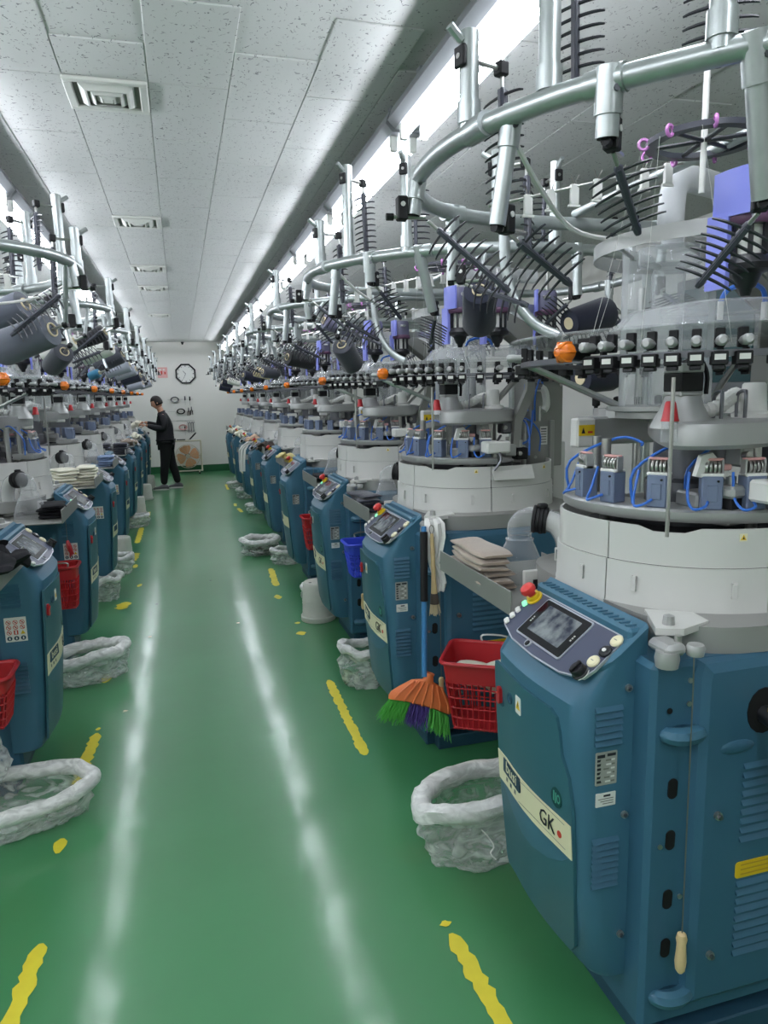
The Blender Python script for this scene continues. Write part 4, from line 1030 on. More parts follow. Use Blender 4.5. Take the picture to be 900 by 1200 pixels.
def creel(full):
    root = thing('yarn_creel', '', 'creel')
    path = smooth_path([(x, y, RZ) for x, y in RING], 4, True)
    part('creel_ring', MB().tube(path, .0205, 'galvanised', 14, closed=True), root)
    for (x, y), (x2, y2) in ((RING[0], RING[1]), (RING[2], RING[3]), (RING[4], RING[5]), (RING[8], RING[9]), (RING[11], RING[12]), (RING[14], RING[15]), (RING[17], RING[18])):
        a, b_ = Vector((x, y, RZ)), Vector((x2, y2, RZ)); d = (b_ - a).normalized(); part('ring_collar', MB().tube([a - d * .035, a + d * .035], [.0245, .0245], 'galvanised', 14), root)
    # posts to the floor behind the machine, cross tube carrying wheel and feeders
    for x, y in ((.59, .36), (.66, -.50)):
        part('creel_post', MB().tube([(x, y, 0), (x, y, .01), (x, y, RZ)], [.05, .021, .021], 'galvanised', 12), root)
    part('cross_tube', MB().tube([(-.13, -.835, RZ + .03), (-.13, .43, RZ + .03)], .013, 'galvanised', 10), root)
    # upright tubes above the ring
    for (x, y, h, mt) in ((-.777, -.25, .19, 0), (-.695, -.43, .36, 0), (-.525, -.67, .34, 0), (-.40, .425, .20, 0), (.76, -.18, .32, 0), (.0, -.85, .30, 0)) if full else ((-.777, -.25, .22, 0), (-.40, .425, .26, 0), (.30, -.79, .22, 0), (.74, .12, .24, 0)):
        mb = MB(); mb.tube([(x, y, RZ), (x, y, RZ + h), (x, y, RZ + h + .004)], [.020, .020, .012], 'galvanised', 14); p = part('upright_tube', mb, root)
        part('tube_collar', MB().tube([(x, y, RZ + .018), (x, y, RZ + .06)], [.024, .024], 'galvanised', 14), p)
        inw = Vector((-x, -y, 0)).normalized(); q = Vector((x, y, RZ + h - .05)); T = frame(q, inw, (0, 0, 1))
        mb = MB(); mb.box(-.028, -.018, -.02, .02, -.016, .016, 'rubber_black', .003, T); mb.cyl(T @ Vector((-.03, 0, 0)), T @ Vector((.09, 0, 0)), .0055, 'steel', n=8); mb.box(.075, .10, -.014, .014, -.012, .012, 'rubber_black', .003, T); mb.tube([T @ Vector((-.02, .03, 0)), T @ Vector((-.05, .05, 0))], [.009, .009], 'galvanised', 8)
        part('clamp', mb, p, ang=30)
        c0 = q + inw * .09 + Vector((0, 0, -.005)); tang = Vector((-inw.y, inw.x, 0))
        add_comb(root, c0, c0 + Vector((0, 0, -.27)) + inw * .01, tang, full)
    # drop tubes with clamps and inward-sloping combs
    for x, y, bx, by, bz, r, tip in ((-.73, -.35, -.751, -.33, 1.925, .017, (-.53, -.235, 1.83)), (-.64, -.54, -.636, -.53, 2.03, .020, (-.475, -.40, 1.905)), (-.486, -.70, -.425, -.67, 1.905, .019, (-.36, -.44, 1.80)), (-.785, .05, -.80, .05, 2.03, .017, (-.55, .03, 1.85)),
                                     (-.57, .37, -.57, .38, 1.93, .016, (-.40, .22, 1.84)), (.20, .43, .20, .44, 1.92, .016, (.14, .22, 1.83)), (.75, .0, .76, 0, 1.95, .018, (.50, 0, 1.85)), (.52, -.66, .54, -.66, 1.93, .018, (.40, -.45, 1.83)), (.10, -.84, .10, -.85, 1.95, .018, (.07, -.58, 1.84))):
        add_stub(root, x, y, bx, by, bz, r)
        inw = Vector((-x, -y, 0)).normalized()
        p0 = Vector((bx, by, bz)) + inw * (r + .02) + Vector((0, 0, -.012))
        ax = (Vector(tip) - p0).normalized(); sd = ax.cross(Vector((.5, .8, .25)))
        add_comb(root, p0, tip, sd if sd.length > .35 else (1, 0, .4), full)
    # guide wheel with ceramic eyelets on its own rod
    wx, wy, wz = -.215, -.26, 2.135
    mb = MB(); mb.rings([[Vector((wx + r_ * math.cos(a), wy + r_ * math.sin(a), z)) for r_, z in ((.100, wz), (.125, wz), (.125, wz + .012), (.100, wz + .012))] for a in [2 * PI * k / 32 for k in range(32)]], 'comb_grey', closed=True)
    for k in range(3): a = PI * k / 3 + .3; mb.cyl((wx + .11 * math.cos(a), wy + .11 * math.sin(a), wz + .006), (wx - .11 * math.cos(a), wy - .11 * math.sin(a), wz + .006), .005, 'tine_dark', n=6)
    gw = part('guide_wheel', mb, root, ang=30)
    part('wheel_rod', MB().cyl((wx, wy, 2.03), (wx, wy, 2.36), .007, 'white_plastic', n=10), gw)
    part('wheel_arm', MB().cyl((wx, wy, RZ + .03), (-.13, wy, RZ + .03), .007, 'steel', n=8), gw)
    ey = MB(); ey.rings([[Vector(((.011 + .0038 * math.cos(b_)) * math.cos(a), .0038 * math.sin(b_), (.011 + .0038 * math.cos(b_)) * math.sin(a))) for b_ in [2 * PI * j / 6 for j in range(6)]] for a in [2 * PI * k / 12 for k in range(12)]], 'eyelet_purple', closed=True); ey = ey.mesh('eyelet', 60)
    for k in range(9):
        a = 2 * PI * k / 9; link('eyelet', ey, gw, T=Matrix.Translation((wx + .132 * math.cos(a), wy + .132 * math.sin(a), wz + .004)) @ Matrix.Rotation(a, 4, 'Z') @ Matrix.Rotation(.9, 4, 'Y'))
    # second small plate of eyelets above
    # row of small white yarn guides on a rail
    gr = part('guide_rail', MB().cyl((-.60, .05, 2.06), (-.13, -.10, 2.15), .004, 'steel', n=6), root)
    gm = MB(); gm.box(-.011, .011, -.005, .005, -.042, .006, 'white_plastic', .001); gm.tube([(0, 0, 0), (.006, 0, .018), (.012, 0, .028)], .0011, 'wire', 4); gm.tube([(0, 0, 0), (-.006, 0, .018), (-.010, 0, .028)], .0011, 'wire', 4); gm.box(-.016, .016, -.004, .004, -.048, -.042, 'white_plastic'); gm = gm.mesh('rail_guide', 0)
    for k in range(8): link('rail_guide', gm, gr, (-.56 + .055 * k, .037 - .0175 * k, 2.068 + .0105 * k))
    for x, y, rz in ((-.215, -.41, .15), (-.05, -.425, 0), (.22, -.36, -.4)):
        yarn_feeder(root, x, y, rz)
    if full:
        th = MB()
        for k in range(5):
            a = 2 * PI * k / 9 + 1.9; th.tube([(wx + .132 * math.cos(a), wy + .132 * math.sin(a), wz), (.30 * math.cos(a + .3), .30 * math.sin(a + .3), 1.70)], .0007, 'white_plastic', 3)
        part('yarn_thread', th, root, kind='stuff')
        part('conduit', MB().tube(smooth_path([(-.73, -.34, 2.10), (-.62, -.25, 2.03), (-.45, -.10, 1.98), (-.25, .02, 1.985), (-.05, .10, 2.0)], 5), .006, 'white_plastic', 6), root)
        part('vacuum_pipe', MB().tube(smooth_path([(-.02, .10, 1.99), (-.02, .10, 2.10), (-.005, .105, 2.155), (.05, .12, 2.18), (.25, .20, 2.185), (.45, .25, 2.185)], 5), .036, 'pipe_white', 14), root)
        part('curved_arm', MB().tube(smooth_path([(-.38, .42, 2.10), (-.375, .42, 1.98), (-.35, .40, 1.88), (-.30, .36, 1.80), (-.25, .30, 1.76)], 5), .017, 'galvanised', 10), root)
    return root
CR_F = creel(True); CR_S = creel(False); kids_of()
used_f = used_s = False
for row, xs, ys, rz, fulls in (('right', RX, RY, 0, (0, 1)), ('left', LX, LY, PI, (0,))):
    for i, y in enumerate(ys):
        if i in fulls:
            o = CR_F if not used_f else copy_tree(CR_F); used_f = True
        else:
            o = CR_S if not used_s else copy_tree(CR_S); used_s = True
        o.location = (xs, y, 0); o.rotation_euler = (0, 0, rz)
        if row == 'right' and i == 1: o.scale = (1, .93, 1)
        lab = {('right', 0): 'large galvanised yarn creel over the foreground machine, cut by the top right corner', ('left', 0): 'galvanised yarn creel over the nearest left machine, a big slate cone hanging from it'}.get((row, i), 'galvanised tube yarn creel with combs above the %s machine of the %s row' % (ORD[i], row))
        tag(o, lab, 'creel', 'yarn creels')

# ------------------------------------------------------------------ yarn cones hanging on the creels
def cone_meshes(r0, r1, L):
    y = MB().lathe([(r1 * .45, .0), (r1 * .93, .002), (r1, .012), (r0, L - .02), (r0 * .93, L - .004), (r0 * .5, L)], 'yarn_navy', 24)
    c = MB().lathe([(r1 * .44, -.003), (r1 * .44, L * .5), (r0 * .44, L + .006), (r0 * .36, L + .006), (r0 * .36, L - .02), (.0005, L - .02)], 'cone_paper', 18)
    return y.mesh('yarn', 40), c.mesh('cone_core', 40)
CONE_M = {}
CONES = [
    # tip point, base point, tip radius, base radius, colour, label, creel centre
    ((1.185, 2.73, 1.862), (1.118, 2.575, 1.975), .068, .064, 'navy', 'black navy yarn cone facing the camera on the second right creel', (RX, RY[1])),
    ((1.02, 4.03, 1.93), (.80, 3.98, 2.005), .034, .046, 'lilac', 'grey lilac yarn cone, the long tilted one on the third right creel', (RX, RY[2])),
    ((.96, 3.98, 1.755), (.87, 3.86, 1.865), .058, .062, 'charcoal', 'charcoal yarn cone with open core, below the lilac cone', (RX, RY[2])),
    ((1.00, 5.50, 1.84), (.80, 5.42, 1.885), .055, .062, 'black', 'black yarn cone on the aisle side of the fourth right creel', (RX, RY[3])),
    ((.98, 7.90, 1.82), (.80, 7.86, 1.865), .05, .055, 'beige', 'beige yarn cone on the aisle side of the fifth right creel', (RX, RY[4])),
    ((.99, 7.42, 1.82), (.83, 7.36, 1.845), .055, .06, 'charcoal', 'charcoal yarn cone beside the beige one, fifth right creel', (RX, RY[4])),
    ((.97, 9.0, 1.815), (.77, 8.93, 1.86), .055, .06, 'navy', 'navy yarn cone on the aisle side of the sixth right creel', (RX, RY[5])),
    ((.93, 11.46, 1.80), (.75, 11.46, 1.86), .05, .055, 'white', 'white yarn cone on the aisle side of the seventh right creel', (RX, RY[6])),
    ((.90, 12.5, 1.80), (.72, 12.5, 1.85), .06, .066, 'navy', 'navy yarn cone on the aisle side of the eighth right creel', (RX, RY[7])),
    ((.92, 13.4, 1.74), (.72, 13.4, 1.79), .06, .066, 'navy', 'navy yarn cone on the farthest right creel', (RX, RY[8])),
    ((-.675, 3.21, 1.808), (-.46, 3.10, 1.875), .070, .064, 'slate', 'big slate grey yarn cone nearest on the left creels', (LX, LY[0])),
    ((-.84, 3.62, 1.92), (-.62, 3.52, 2.02), .070, .066, 'slate', 'slate grey yarn cone half hidden behind a comb, nearest left creel', (LX, LY[0])),
    ((-.645, 4.19, 1.775), (-.555, 4.07, 1.85), .052, .056, 'charcoal', 'charcoal yarn cone showing its hollow core, second left creel', (LX, LY[1])),
    ((-.70, 4.30, 1.84), (-.53, 4.28, 1.92), .042, .046, 'white', 'off white yarn cone behind the charcoal one, second left creel', (LX, LY[1])),
    ((-.62, 4.70, 1.90), (-.40, 4.66, 2.00), .026, .050, 'black', 'slim black yarn cone tapering inward on the second left creel', (LX, LY[1])),
    ((-.60, 5.20, 1.88), (-.41, 5.14, 1.955), .056, .060, 'white', 'white yarn cone on the aisle side of the third left creel', (LX, LY[2])),
    ((-.60, 5.50, 1.765), (-.53, 5.47, 1.79), .030, .032, 'teal', 'small teal yarn cone low on the third left creel', (LX, LY[2])),
    ((-.62, 6.16, 1.86), (-.41, 6.12, 1.955), .062, .066, 'charcoal', 'charcoal yarn cone on the aisle side of the third left creel', (LX, LY[2])),
    ((-.62, 6.96, 1.84), (-.41, 6.94, 1.91), .056, .060, 'pale', 'pale grey yarn cone on the aisle side of the fourth left creel', (LX, LY[3])),
    ((-.60, 7.75, 1.835), (-.40, 7.70, 1.90), .055, .060, 'pale', 'pale grey yarn cone, the farther one on the fourth left creel', (LX, LY[3])),
    ((-.58, 8.35, 1.80), (-.38, 8.30, 1.86), .060, .066, 'navy', 'navy yarn cone on the aisle side of the fifth left creel', (LX, LY[4])),
    ((-.60, 9.50, 1.75), (-.42, 9.45, 1.80), .060, .066, 'pale', 'pale grey yarn cone low on the fifth left creel', (LX, LY[4])),
    ((-.60, 10.6, 1.80), (-.42, 10.6, 1.86), .060, .066, 'charcoal', 'charcoal yarn cone on the sixth left creel', (LX, LY[5])),
    ((-.60, 12.2, 1.80), (-.42, 12.2, 1.86), .060, .066, 'pale', 'pale grey yarn cone on the seventh left creel', (LX, LY[6])),
]
CREELS = [o for o in COL.objects if o.name.startswith('yarn_creel')]
for tip, base, rt_, rb_, colr, lab, cc in CONES:
    tip, base = Vector(tip), Vector(base); L = (base - tip).length
    key = (round(rb_, 3), round(rt_, 3), round(L, 2), colr)
    if key not in CONE_M:
        y, c = cone_meshes(rb_, rt_, L); y.materials[0] = M['yarn_' + colr]; CONE_M[key] = (y, c)
    o = thing('yarn_cone', lab, 'yarn cone', group='yarn cones on the creels')
    z = (base - tip).normalized(); x = z.orthogonal().normalized()
    T = Matrix((x, z.cross(x), z)).transposed().to_4x4(); T.translation = tip; o.matrix_world = T
    link('yarn', CONE_M[key][0], o); link('cone_core', CONE_M[key][1], o)
    cr = min(CREELS, key=lambda q: (q.location.x - cc[0]) ** 2 + (q.location.y - cc[1]) ** 2)
    # holder rod through the cone, part of its creel
    ring_pts = [cr.matrix_basis @ Vector((px, py, RZ)) for px, py in RING]
    rp = min(ring_pts, key=lambda q: (q - (base + z * .1)).length)
    mb = MB(); mb.tube([tip + z * L * .3, base + z * .05, base + z * .07], .006, 'steel', 8); mb.tube([base + z * .055, base + z * .075], [.013, .013], 'rubber_black', 8); mb.tube([base + z * .065, rp], .009, 'galvanised', 8)
    h = part('cone_holder', mb, cr); h.matrix_parent_inverse = cr.matrix_basis.inverted()
# a yarn stand behind the first two machines, two black cones on it
st = thing('yarn_stand', 'slim steel yarn stand with small guide pegs behind the foreground machine', 'stand', (1.86, 2.62, 0))
part('stand_post', MB().tube([(0, 0, 0), (0, 0, .012), (0, 0, 2.0)], [.09, .016, .016], 'steel', 10), st)
part('peg_bar', MB().box(-.25, .25, -.012, .012, 1.46, 1.475, 'cone_paper', .003), st, ang=0)
for k in range(5):
    mb = MB(); mb.lathe([(.03, 0), (.03, .003), (.008, .006), (.008, .05), (.016, .055), (.016, .085), (.006, .09)], 'rubber_black', 10, (-.2 + .1 * k, 0, 1.475)); part('guide_peg', mb, st)
for k, (z, h) in enumerate(((1.90, 0), (1.66, 0))):
    part('stand_arm', MB().tube([(0, 0, z), (-.10, .002, z + .004), (-.25, -.02, z - .012)], .007, 'steel', 8), st)
for k, (tip, base, rt_, rb_, lab) in enumerate((((1.50, 2.575, 1.855), (1.70, 2.62, 1.90), .054, .068, 'black yarn cone on the stand arm behind the foreground feeder ring, upper'), ((1.56, 2.58, 1.642), (1.735, 2.62, 1.658), .062, .069, 'black yarn cone on the stand behind the orange lamp, lower'))):
    tip, base = Vector(tip), Vector(base); L = (base - tip).length; y, c = cone_meshes(rb_, rt_, L); y.materials[0] = M['yarn_navy']
    o = thing('yarn_cone', lab, 'yarn cone', group='yarn cones on the creels'); z = (base - tip).normalized(); x = z.orthogonal().normalized()
    T = Matrix((x, z.cross(x), z)).transposed().to_4x4(); T.translation = tip; o.matrix_world = T
    link('yarn', y, o); link('cone_core', c, o)

# ------------------------------------------------------------------ plastic bags and pails on the floor
def bag(x, y, a, b_, h, rz, label, seed, roll=.022, tilt=0.0, fill=None, peak=0.0, foot=.9):
    rnd = random.Random(seed); n = 64
    root = thing('plastic_bag', label, 'bag', (x, y, 0), rz, 'clear plastic bags along the machines')
    off = Vector((seed * 3.1, 0, 0))
    def nz(p, s_): return mnoise.noise(Vector(p) * s_ + off)
    rim, foots = [], []
    for k in range(n):
        t = 2 * PI * k / n; c, s_ = math.cos(t), math.sin(t)
        q = 1 + .10 * nz((c * 1.3, s_ * 1.3, 0), 1.6)
        rim.append(Vector((a * c * q, b_ * s_ * q, h * (1 + .16 * nz((c, s_, 2), 1.5)) + tilt * c * a + peak * max(0, -s_))))
        q2 = foot + .16 * nz((c * 2, s_ * 2, 5), 1.7) + .05 * nz((c * 5, s_ * 5, 5), 2)
        foots.append(Vector((a * c * q2, b_ * s_ * q2, .004)))
    mb = MB(); L = 7; rows = []
    for l in range(L + 1):
        t = l / L; row = []
        for k in range(n):
            p = foots[k].lerp(rim[k], t); d = Vector((p.x, p.y, 0)).normalized()
            w_ = math.sin(PI * t) * (.055 * nz((p.x * 6, p.y * 6, t * 3), 1.8) + .020 * nz((p.x * 20, p.y * 20, t * 6), 1.5) + .008)
            row.append(p + d * w_ + Vector((0, 0, .012 * math.sin(PI * t) * nz((p.x * 9, p.y * 9, 8), 1.2))))
        rows.append(row)
    mb.rings(rows, 'bag_film', False, False)
    vs_ = [Vector((0, 0, .006))] + [p * .98 + Vector((0, 0, .003)) for p in foots]
    mb.add(vs_, [(0, k + 1, (k + 1) % n + 1) for k in range(n)], 'bag_film')
    part('bag_wall', mb, root, ang=50)
    rm = MB(); rr = []
    for k in range(n):
        c = rim[k]; t = (rim[(k + 1) % n] - rim[k - 1]).normalized(); out = Vector((t.y, -t.x, 0)).normalized(); up_ = Vector((0, 0, 1))
        rr.append([c + (out * math.cos(j * PI / 5) + up_ * math.sin(j * PI / 5)) * roll * (1 + .28 * nz((c.x * 14 + j * .5, c.y * 14, j * .4), 1.5) + .07 * nz((c.x * 40 + j, c.y * 40, j), 1.3)) for j in range(10)])
    rm.rings(rr, 'bag_roll', closed=True)
    part('rolled_rim', rm, root, ang=50)
    if fill:
        mb = MB()
        for k in range(5):
            mb.ball((rnd.uniform(-.5, .5) * a, rnd.uniform(-.45, .45) * b_, h * .45), min(a, b_) * .62, fill, 12, 8, (1.3, .8, .55))
        for i, v in enumerate(mb.v): mb.v[i] = tuple(Vector(v) + Vector((1, 1, 1)) * .012 * mnoise.noise(Vector(v) * 22))
        o = part('waste_cloth', mb, root, ang=60, kind='stuff')
    return root
bag(.97, 2.13, .275, .165, .20, .10, 'clear plastic bag with thick rolled rim beside the foreground console', 1, .034, .02, peak=.05, foot=.80)
bag(-.85, 2.80, .42, .17, .125, .06, 'long flat clear plastic bag with rolled rim at the left edge of the floor', 2, .030, .02, peak=-.02)
bag(-.66, 4.24, .25, .12, .15, .16, 'squashed clear plastic bag sticking out past the nearest left console', 3, .034, .10, foot=.95)
bag(-.68, 5.98, .13, .10, .17, 0, 'crumpled clear plastic bag beside the second left console', 4, .026, .2, foot=.8)
bag(-.66, 6.85, .14, .10, .16, .2, 'crumpled clear plastic bag just before the left row pail', 5, .026, .1)
bag(-.66, 9.4, .18, .13, .13, 0, 'flat clear plastic bag beyond the first left pail', 6, .025, .1)
bag(.90, 3.66, .13, .12, .20, 0, 'small clear plastic bag by the second right console', 7, .026, -.15, foot=.85)
bag(.90, 5.16, .10, .09, .17, 0, 'clear plastic bag peeping out behind the upturned white pail', 8, .022, 0)
bag(.92, 6.72, .16, .11, .12, 0, 'flattened clear plastic bag by the fourth right console', 9, .024, -.1)
bag(.70, 7.22, .185, .16, .15, 0, 'open plastic bag full of dark brown cloth waste in the right lane', 10, .032, .0, fill='sock_brown', foot=.85)
bag(.93, 9.85, .13, .09, .12, 0, 'small plastic bag by the sixth right console', 11, .024, 0)
bag(.90, 11.4, .12, .09, .14, 0, 'small plastic bag by the seventh right console', 12, .024, 0)
bag(.86, 12.75, .13, .09, .10, 0, 'small plastic bag by the eighth right console', 13, .022, 0)
tie = MB().tube(smooth_path([(.80, 2.03, .235), (.865, 1.985, .17), (.90, 1.96, .12), (.885, 1.95, .10), (.90, 1.94, .08)], 4), .0025, 'tape_white', 5)
single('tie_string', tie, 'white tie string hanging over the rim of the foreground plastic bag', 'string')
def pail(x, y, r, h, label):
    root = thing('pail', label, 'pail', (x, y, 0), random.Random(x).uniform(0, 6), 'upturned white pails')
    part('pail_body', MB().lathe([(r, .02), (r * .97, .03), (r * .90, h * .8), (r * .87, h - .02), (r * .83, h - .005), (r * .78, h), (r * .55, h - .004), (.0005, h - .004)], 'pail_white', 28, cap0=False), root, ang=35)
    mb = MB(); mb.lathe([(r * 1.04, 0), (r * 1.06, .004), (r * 1.06, .034), (r * 1.0, .04), (r * .97, .036), (r * .96, 0)], 'pail_white', 28); part('pail_rim', mb, root, ang=35)
    for z in (.45, .52): part('pail_band', MB().lathe([(r * .945, h * z - .003), (r * .96, h * z), (r * .94, h * z + .003)], 'pail_white', 28, cap0=False, cap1=False), root)
    part('pail_hole', MB().lathe([(.012, h + .0005), (.0005, h + .001)], 'ink_dark', 10, (r * .3, -r * .35, -.004)), root)
pail(.865, 4.90, .118, .28, 'upturned white pail standing by the third right console')
pail(-.66, 7.40, .115, .25, 'upturned white pail by the fourth left console, nearest in the left lane')
pail(-.655, 10.40, .11, .25, 'upturned white pail near the sixth left console')
pail(-.62, 11.95, .11, .25, 'upturned white pail close to the standing person')
pail(-.62, 13.4, .11, .24, 'upturned white pail beyond the standing person')

# ------------------------------------------------------------------ baskets
def basket(loc, rz, w_, d_, h, mt, label, group=None, cloth=None):
    root = thing('basket', label, 'basket', loc, rz, 'plastic baskets hung on the machines')
    ww = lambda z: (w_ * (.78 + .22 * z / h), d_ * (.78 + .22 * z / h))
    mb = MB(); rows = []
    for z, s_ in ((0, 1), (h * .72, 1), (h * .72, 1.0), (h, 1)):
        a, b_ = ww(z); rows.append([Vector((x, y, z)) for x, y in rrect(a, b_, .03, 3)])
    # lattice wall: vertical ribs and hoops with real gaps in the lower part, solid band above
    solid = MB(); a0, b0 = ww(h * .70); a1, b1 = ww(h)
    solid.rings([[Vector((x, y, z)) for x, y in rrect(a, b_, .03, 3)] for a, b_, z in ((a0, b0, h * .70), (a1, b1, h), (a1 - .006, b1 - .006, h), (a0 - .006, b0 - .006, h * .70))], mt, closed=True)
    part('basket_band', solid, root, ang=30)
    a, b_ = ww(h); part('basket_rim', MB().tube([(x, y, h) for x, y in rrect(a + .012, b_ + .012, .036, 4)], .009, mt, 8, closed=True), root)
    lat = MB(); nper = 44
    def perim(z):
        a, b_ = ww(z); pts = rrect(a, b_, .03, 3); pts = [Vector((x, y, z)) for x, y in pts]; tot = 0; seg = []
        for i in range(len(pts)):
            q = pts[(i + 1) % len(pts)]; seg.append((q - pts[i]).length); tot += seg[-1]
        out = []
        for k in range(nper):
            t = tot * k / nper; i = 0
            while t > seg[i]: t -= seg[i]; i += 1
            out.append(pts[i].lerp(pts[(i + 1) % len(pts)], t / seg[i]))
        return out
    P0, P1 = perim(0), perim(h * .71)
    for k in range(nper): lat.tube([P0[k], P1[k]], .0036, mt, 4, caps=False)
    for j in range(5): lat.tube(perim(h * .70 * (j + .15) / 4.6), .0036, mt, 4, closed=True)
    part('basket_lattice', lat, root, ang=0, kind='stuff')
    part('basket_floor', MB().box(-w_ * .38, w_ * .38, -d_ * .38, d_ * .38, -.002, .004, mt, .001), root, ang=0)
    mb = MB(); mb.tube(smooth_path([(-.05, d_ / 2 + .004, h), (-.05, d_ / 2 + .014, h + .03), (.05, d_ / 2 + .014, h + .03), (.05, d_ / 2 + .004, h)], 4), .005, 'steel', 6); part('basket_hook', mb, root)
    if cloth:
        mb = MB(); rnd = random.Random(5)
        for k in range(4): mb.ball((rnd.uniform(-.08, .10), rnd.uniform(-.05, .05), h * .55 + rnd.uniform(0, .05)), .07, cloth, 12, 8, (1.3, .9, .7))
        for i, v in enumerate(mb.v): mb.v[i] = tuple(Vector(v) + Vector((1, 1, 1)) * .02 * mnoise.noise(Vector(v) * 18))
        o = single('rag_heap', mb, 'grey rags heaped in the red basket of the second right machine', 'rags', loc=loc, rot=(0, 0, rz), ang=60)
    return root
basket((1.165, 2.575, .235), -.55, .36, .27, .29, 'red_plastic', 'red plastic basket with rags, hung beside the foreground console', cloth='sock_cream')
basket((1.04, 4.08, .52), 0, .28, .20, .20, 'basket_blue', 'blue plastic basket between the second and third right consoles')
basket((1.03, 5.66, .36), 0, .26, .20, .26, 'red_plastic', 'red plastic basket hung between the third and fourth right consoles')
basket((-.735, 4.42, .40), PI, .19, .16, .25, 'red_plastic', 'small red basket in front of the second left console')
basket((-.82, 2.90, .38), PI, .26, .20, .20, 'red_plastic', 'red basket cut by the left edge of the frame')
mb = MB(); mb.ball((0, 0, 0), .07, 'bag_film', 14, 10, (1, .8, 1.6))
for i, v in enumerate(mb.v): mb.v[i] = tuple(Vector(v) + Vector((1, 1, 1)) * .03 * mnoise.noise(Vector(v) * 14))
single('hanging_bag', mb, 'small crumpled white bag hanging under the red basket at the left edge', 'bag', loc=(-.80, 2.88, .24), ang=50)

# ------------------------------------------------------------------ broom, brush and towel on the second right machine
br = thing('broom', 'broom with orange head, green and purple bristles, blue handle', 'broom', (.905, 2.665, .36))
T = Matrix.Rotation(math.radians(20), 4, 'Y') @ Matrix.Rotation(math.radians(-8), 4, 'Z')
mb = MB(); rows = []
for z, hw, hd, zc in ((-.045, .138, .028, -.0), (-.03, .142, .030, 0), (-.012, .138, .028, 0), (.015, .115, .022, 0), (.038, .07, .018, 0), (.052, .025, .016, 0), (.075, .017, .016, 0), (.085, .019, .018, 0)):
    rows.append([T @ Vector((hw * math.cos(t) * (1 if abs(math.cos(t)) < .9 else 1), hd * math.sin(t), z - .020 * (math.cos(t) ** 2) * (1 if z < .03 else 0))) for t in [2 * PI * k / 24 for k in range(24)]])
mb.rings(rows, 'broom_orange'); part('broom_head', mb, br, ang=50)
mb = MB()
for k in range(-3, 4): mb.tube([T @ Vector((.02 * k, -.020, .045)), T @ Vector((.036 * k, -.031, -.02)), T @ Vector((.040 * k, -.030, -.05))], .004, 'broom_orange', 6)
part('head_ribs', mb, br)
rnd = random.Random(11)
for nm, k0, k1, mt in (('green_bristles', -1.0, -.36, 'bristle_green'), ('purple_bristles', -.36, .30, 'bristle_purple'), ('green_bristles', .30, 1.0, 'bristle_green')):
    mb = MB()
    for j in range(190):
        u = k0 + (k1 - k0) * rnd.random(); w_ = rnd.uniform(-1, 1); p = Vector((u * .13, w_ * .022, -.05 - .02 * u * u)); q = p + Vector((u * .022 + rnd.uniform(-.012, .012), w_ * .022 - .012 + rnd.uniform(-.012, .012), -.078 + rnd.uniform(-.018, .012)))
        mm = p.lerp(q, .5) + Vector((rnd.uniform(-.006, .006), rnd.uniform(-.006, .006), 0))
        mb.tube([T @ p, T @ mm, T @ q], [.0021, .0019, .0012], mt, 3, caps=False)
    part(nm, mb, br, ang=0, kind='stuff')
hd = Vector((.035, .085, .69)) - Vector((0, 0, .07)); h0 = Vector((.003, .0, .07))
part('broom_handle', MB().tube([h0, h0 + hd * .5, h0 + hd], [.012, .011, .011], 'broom_blue', 10), br)
part('foam_grip', MB().tube([h0 + hd * .50, h0 + hd * .505, h0 + hd * .96, h0 + hd * .965], [.012, .0165, .0165, .012], 'rubber_black', 12), br)
hb = thing('hand_brush', 'wooden handled brush hanging beside the broom, bristles down', 'brush', (.972, 2.733, 1.02))
part('brush_handle', MB().tube([(0, 0, 0), (.002, -.002, -.08), (.004, -.004, -.18), (.006, -.006, -.26)], [.007, .010, .009, .014], 'wood_light', 10), hb)
part('brush_collar', MB().tube([(.006, -.006, -.255), (.007, -.007, -.30)], [.016, .020], 'sock_brown', 12), hb)
mb = MB()
for j in range(90):
    a = rnd.uniform(0, 2 * PI); r_ = rnd.uniform(0, .018); mb.tube([(.007 + r_ * math.cos(a), -.007 + r_ * math.sin(a), -.295), (.008 + 1.4 * r_ * math.cos(a), -.008 + 1.4 * r_ * math.sin(a), -.345 + rnd.uniform(-.01, .01))], [.0018, .0012], 'cone_paper', 3, caps=False)
part('brush_bristles', mb, hb, ang=0, kind='stuff')
part('hang_loop', MB().tube(smooth_path([(0, 0, -.005), (-.01, .002, .02), (0, .004, .035), (.01, .002, .02)], 4, True), .0018, 'wire', 5, closed=True), hb)
# towel draped on the bracket
def drape(path, width, mt, seed, th=.006):
    rows_f, rows_b = [], []
    n = 10
    for i, (p, wd) in enumerate(path):
        p = Vector(p); rf, rb = [], []
        for k in range(n + 1):
            t = k / n - .5; fold = .010 * math.sin(t * 14 + i * .7 + seed) + .006 * math.sin(t * 30 + i)
            q = p + Vector((t * wd * width, fold - .004, 0)); rf.append(q); rb.append(q + Vector((0, th, 0)))
        rows_f.append(rf + rb[::-1])
    mb = MB(); mb.rings(rows_f, mt); return mb
tw = drape([((1.02, 2.86, 1.06), .5), ((1.0, 2.80, 1.072), .8), ((.995, 2.762, 1.055), 1), ((.995, 2.752, 1.0), .95), ((.99, 2.75, .93), .7), ((.985, 2.75, .89), .55), ((1.0, 2.748, .85), .7), ((1.01, 2.746, .80), .75), ((1.005, 2.746, .765), .6)], .085, 'towel_white', 1)
single('towel', tw, 'white towel draped over the bracket of the second right machine', 'towel', ang=60)

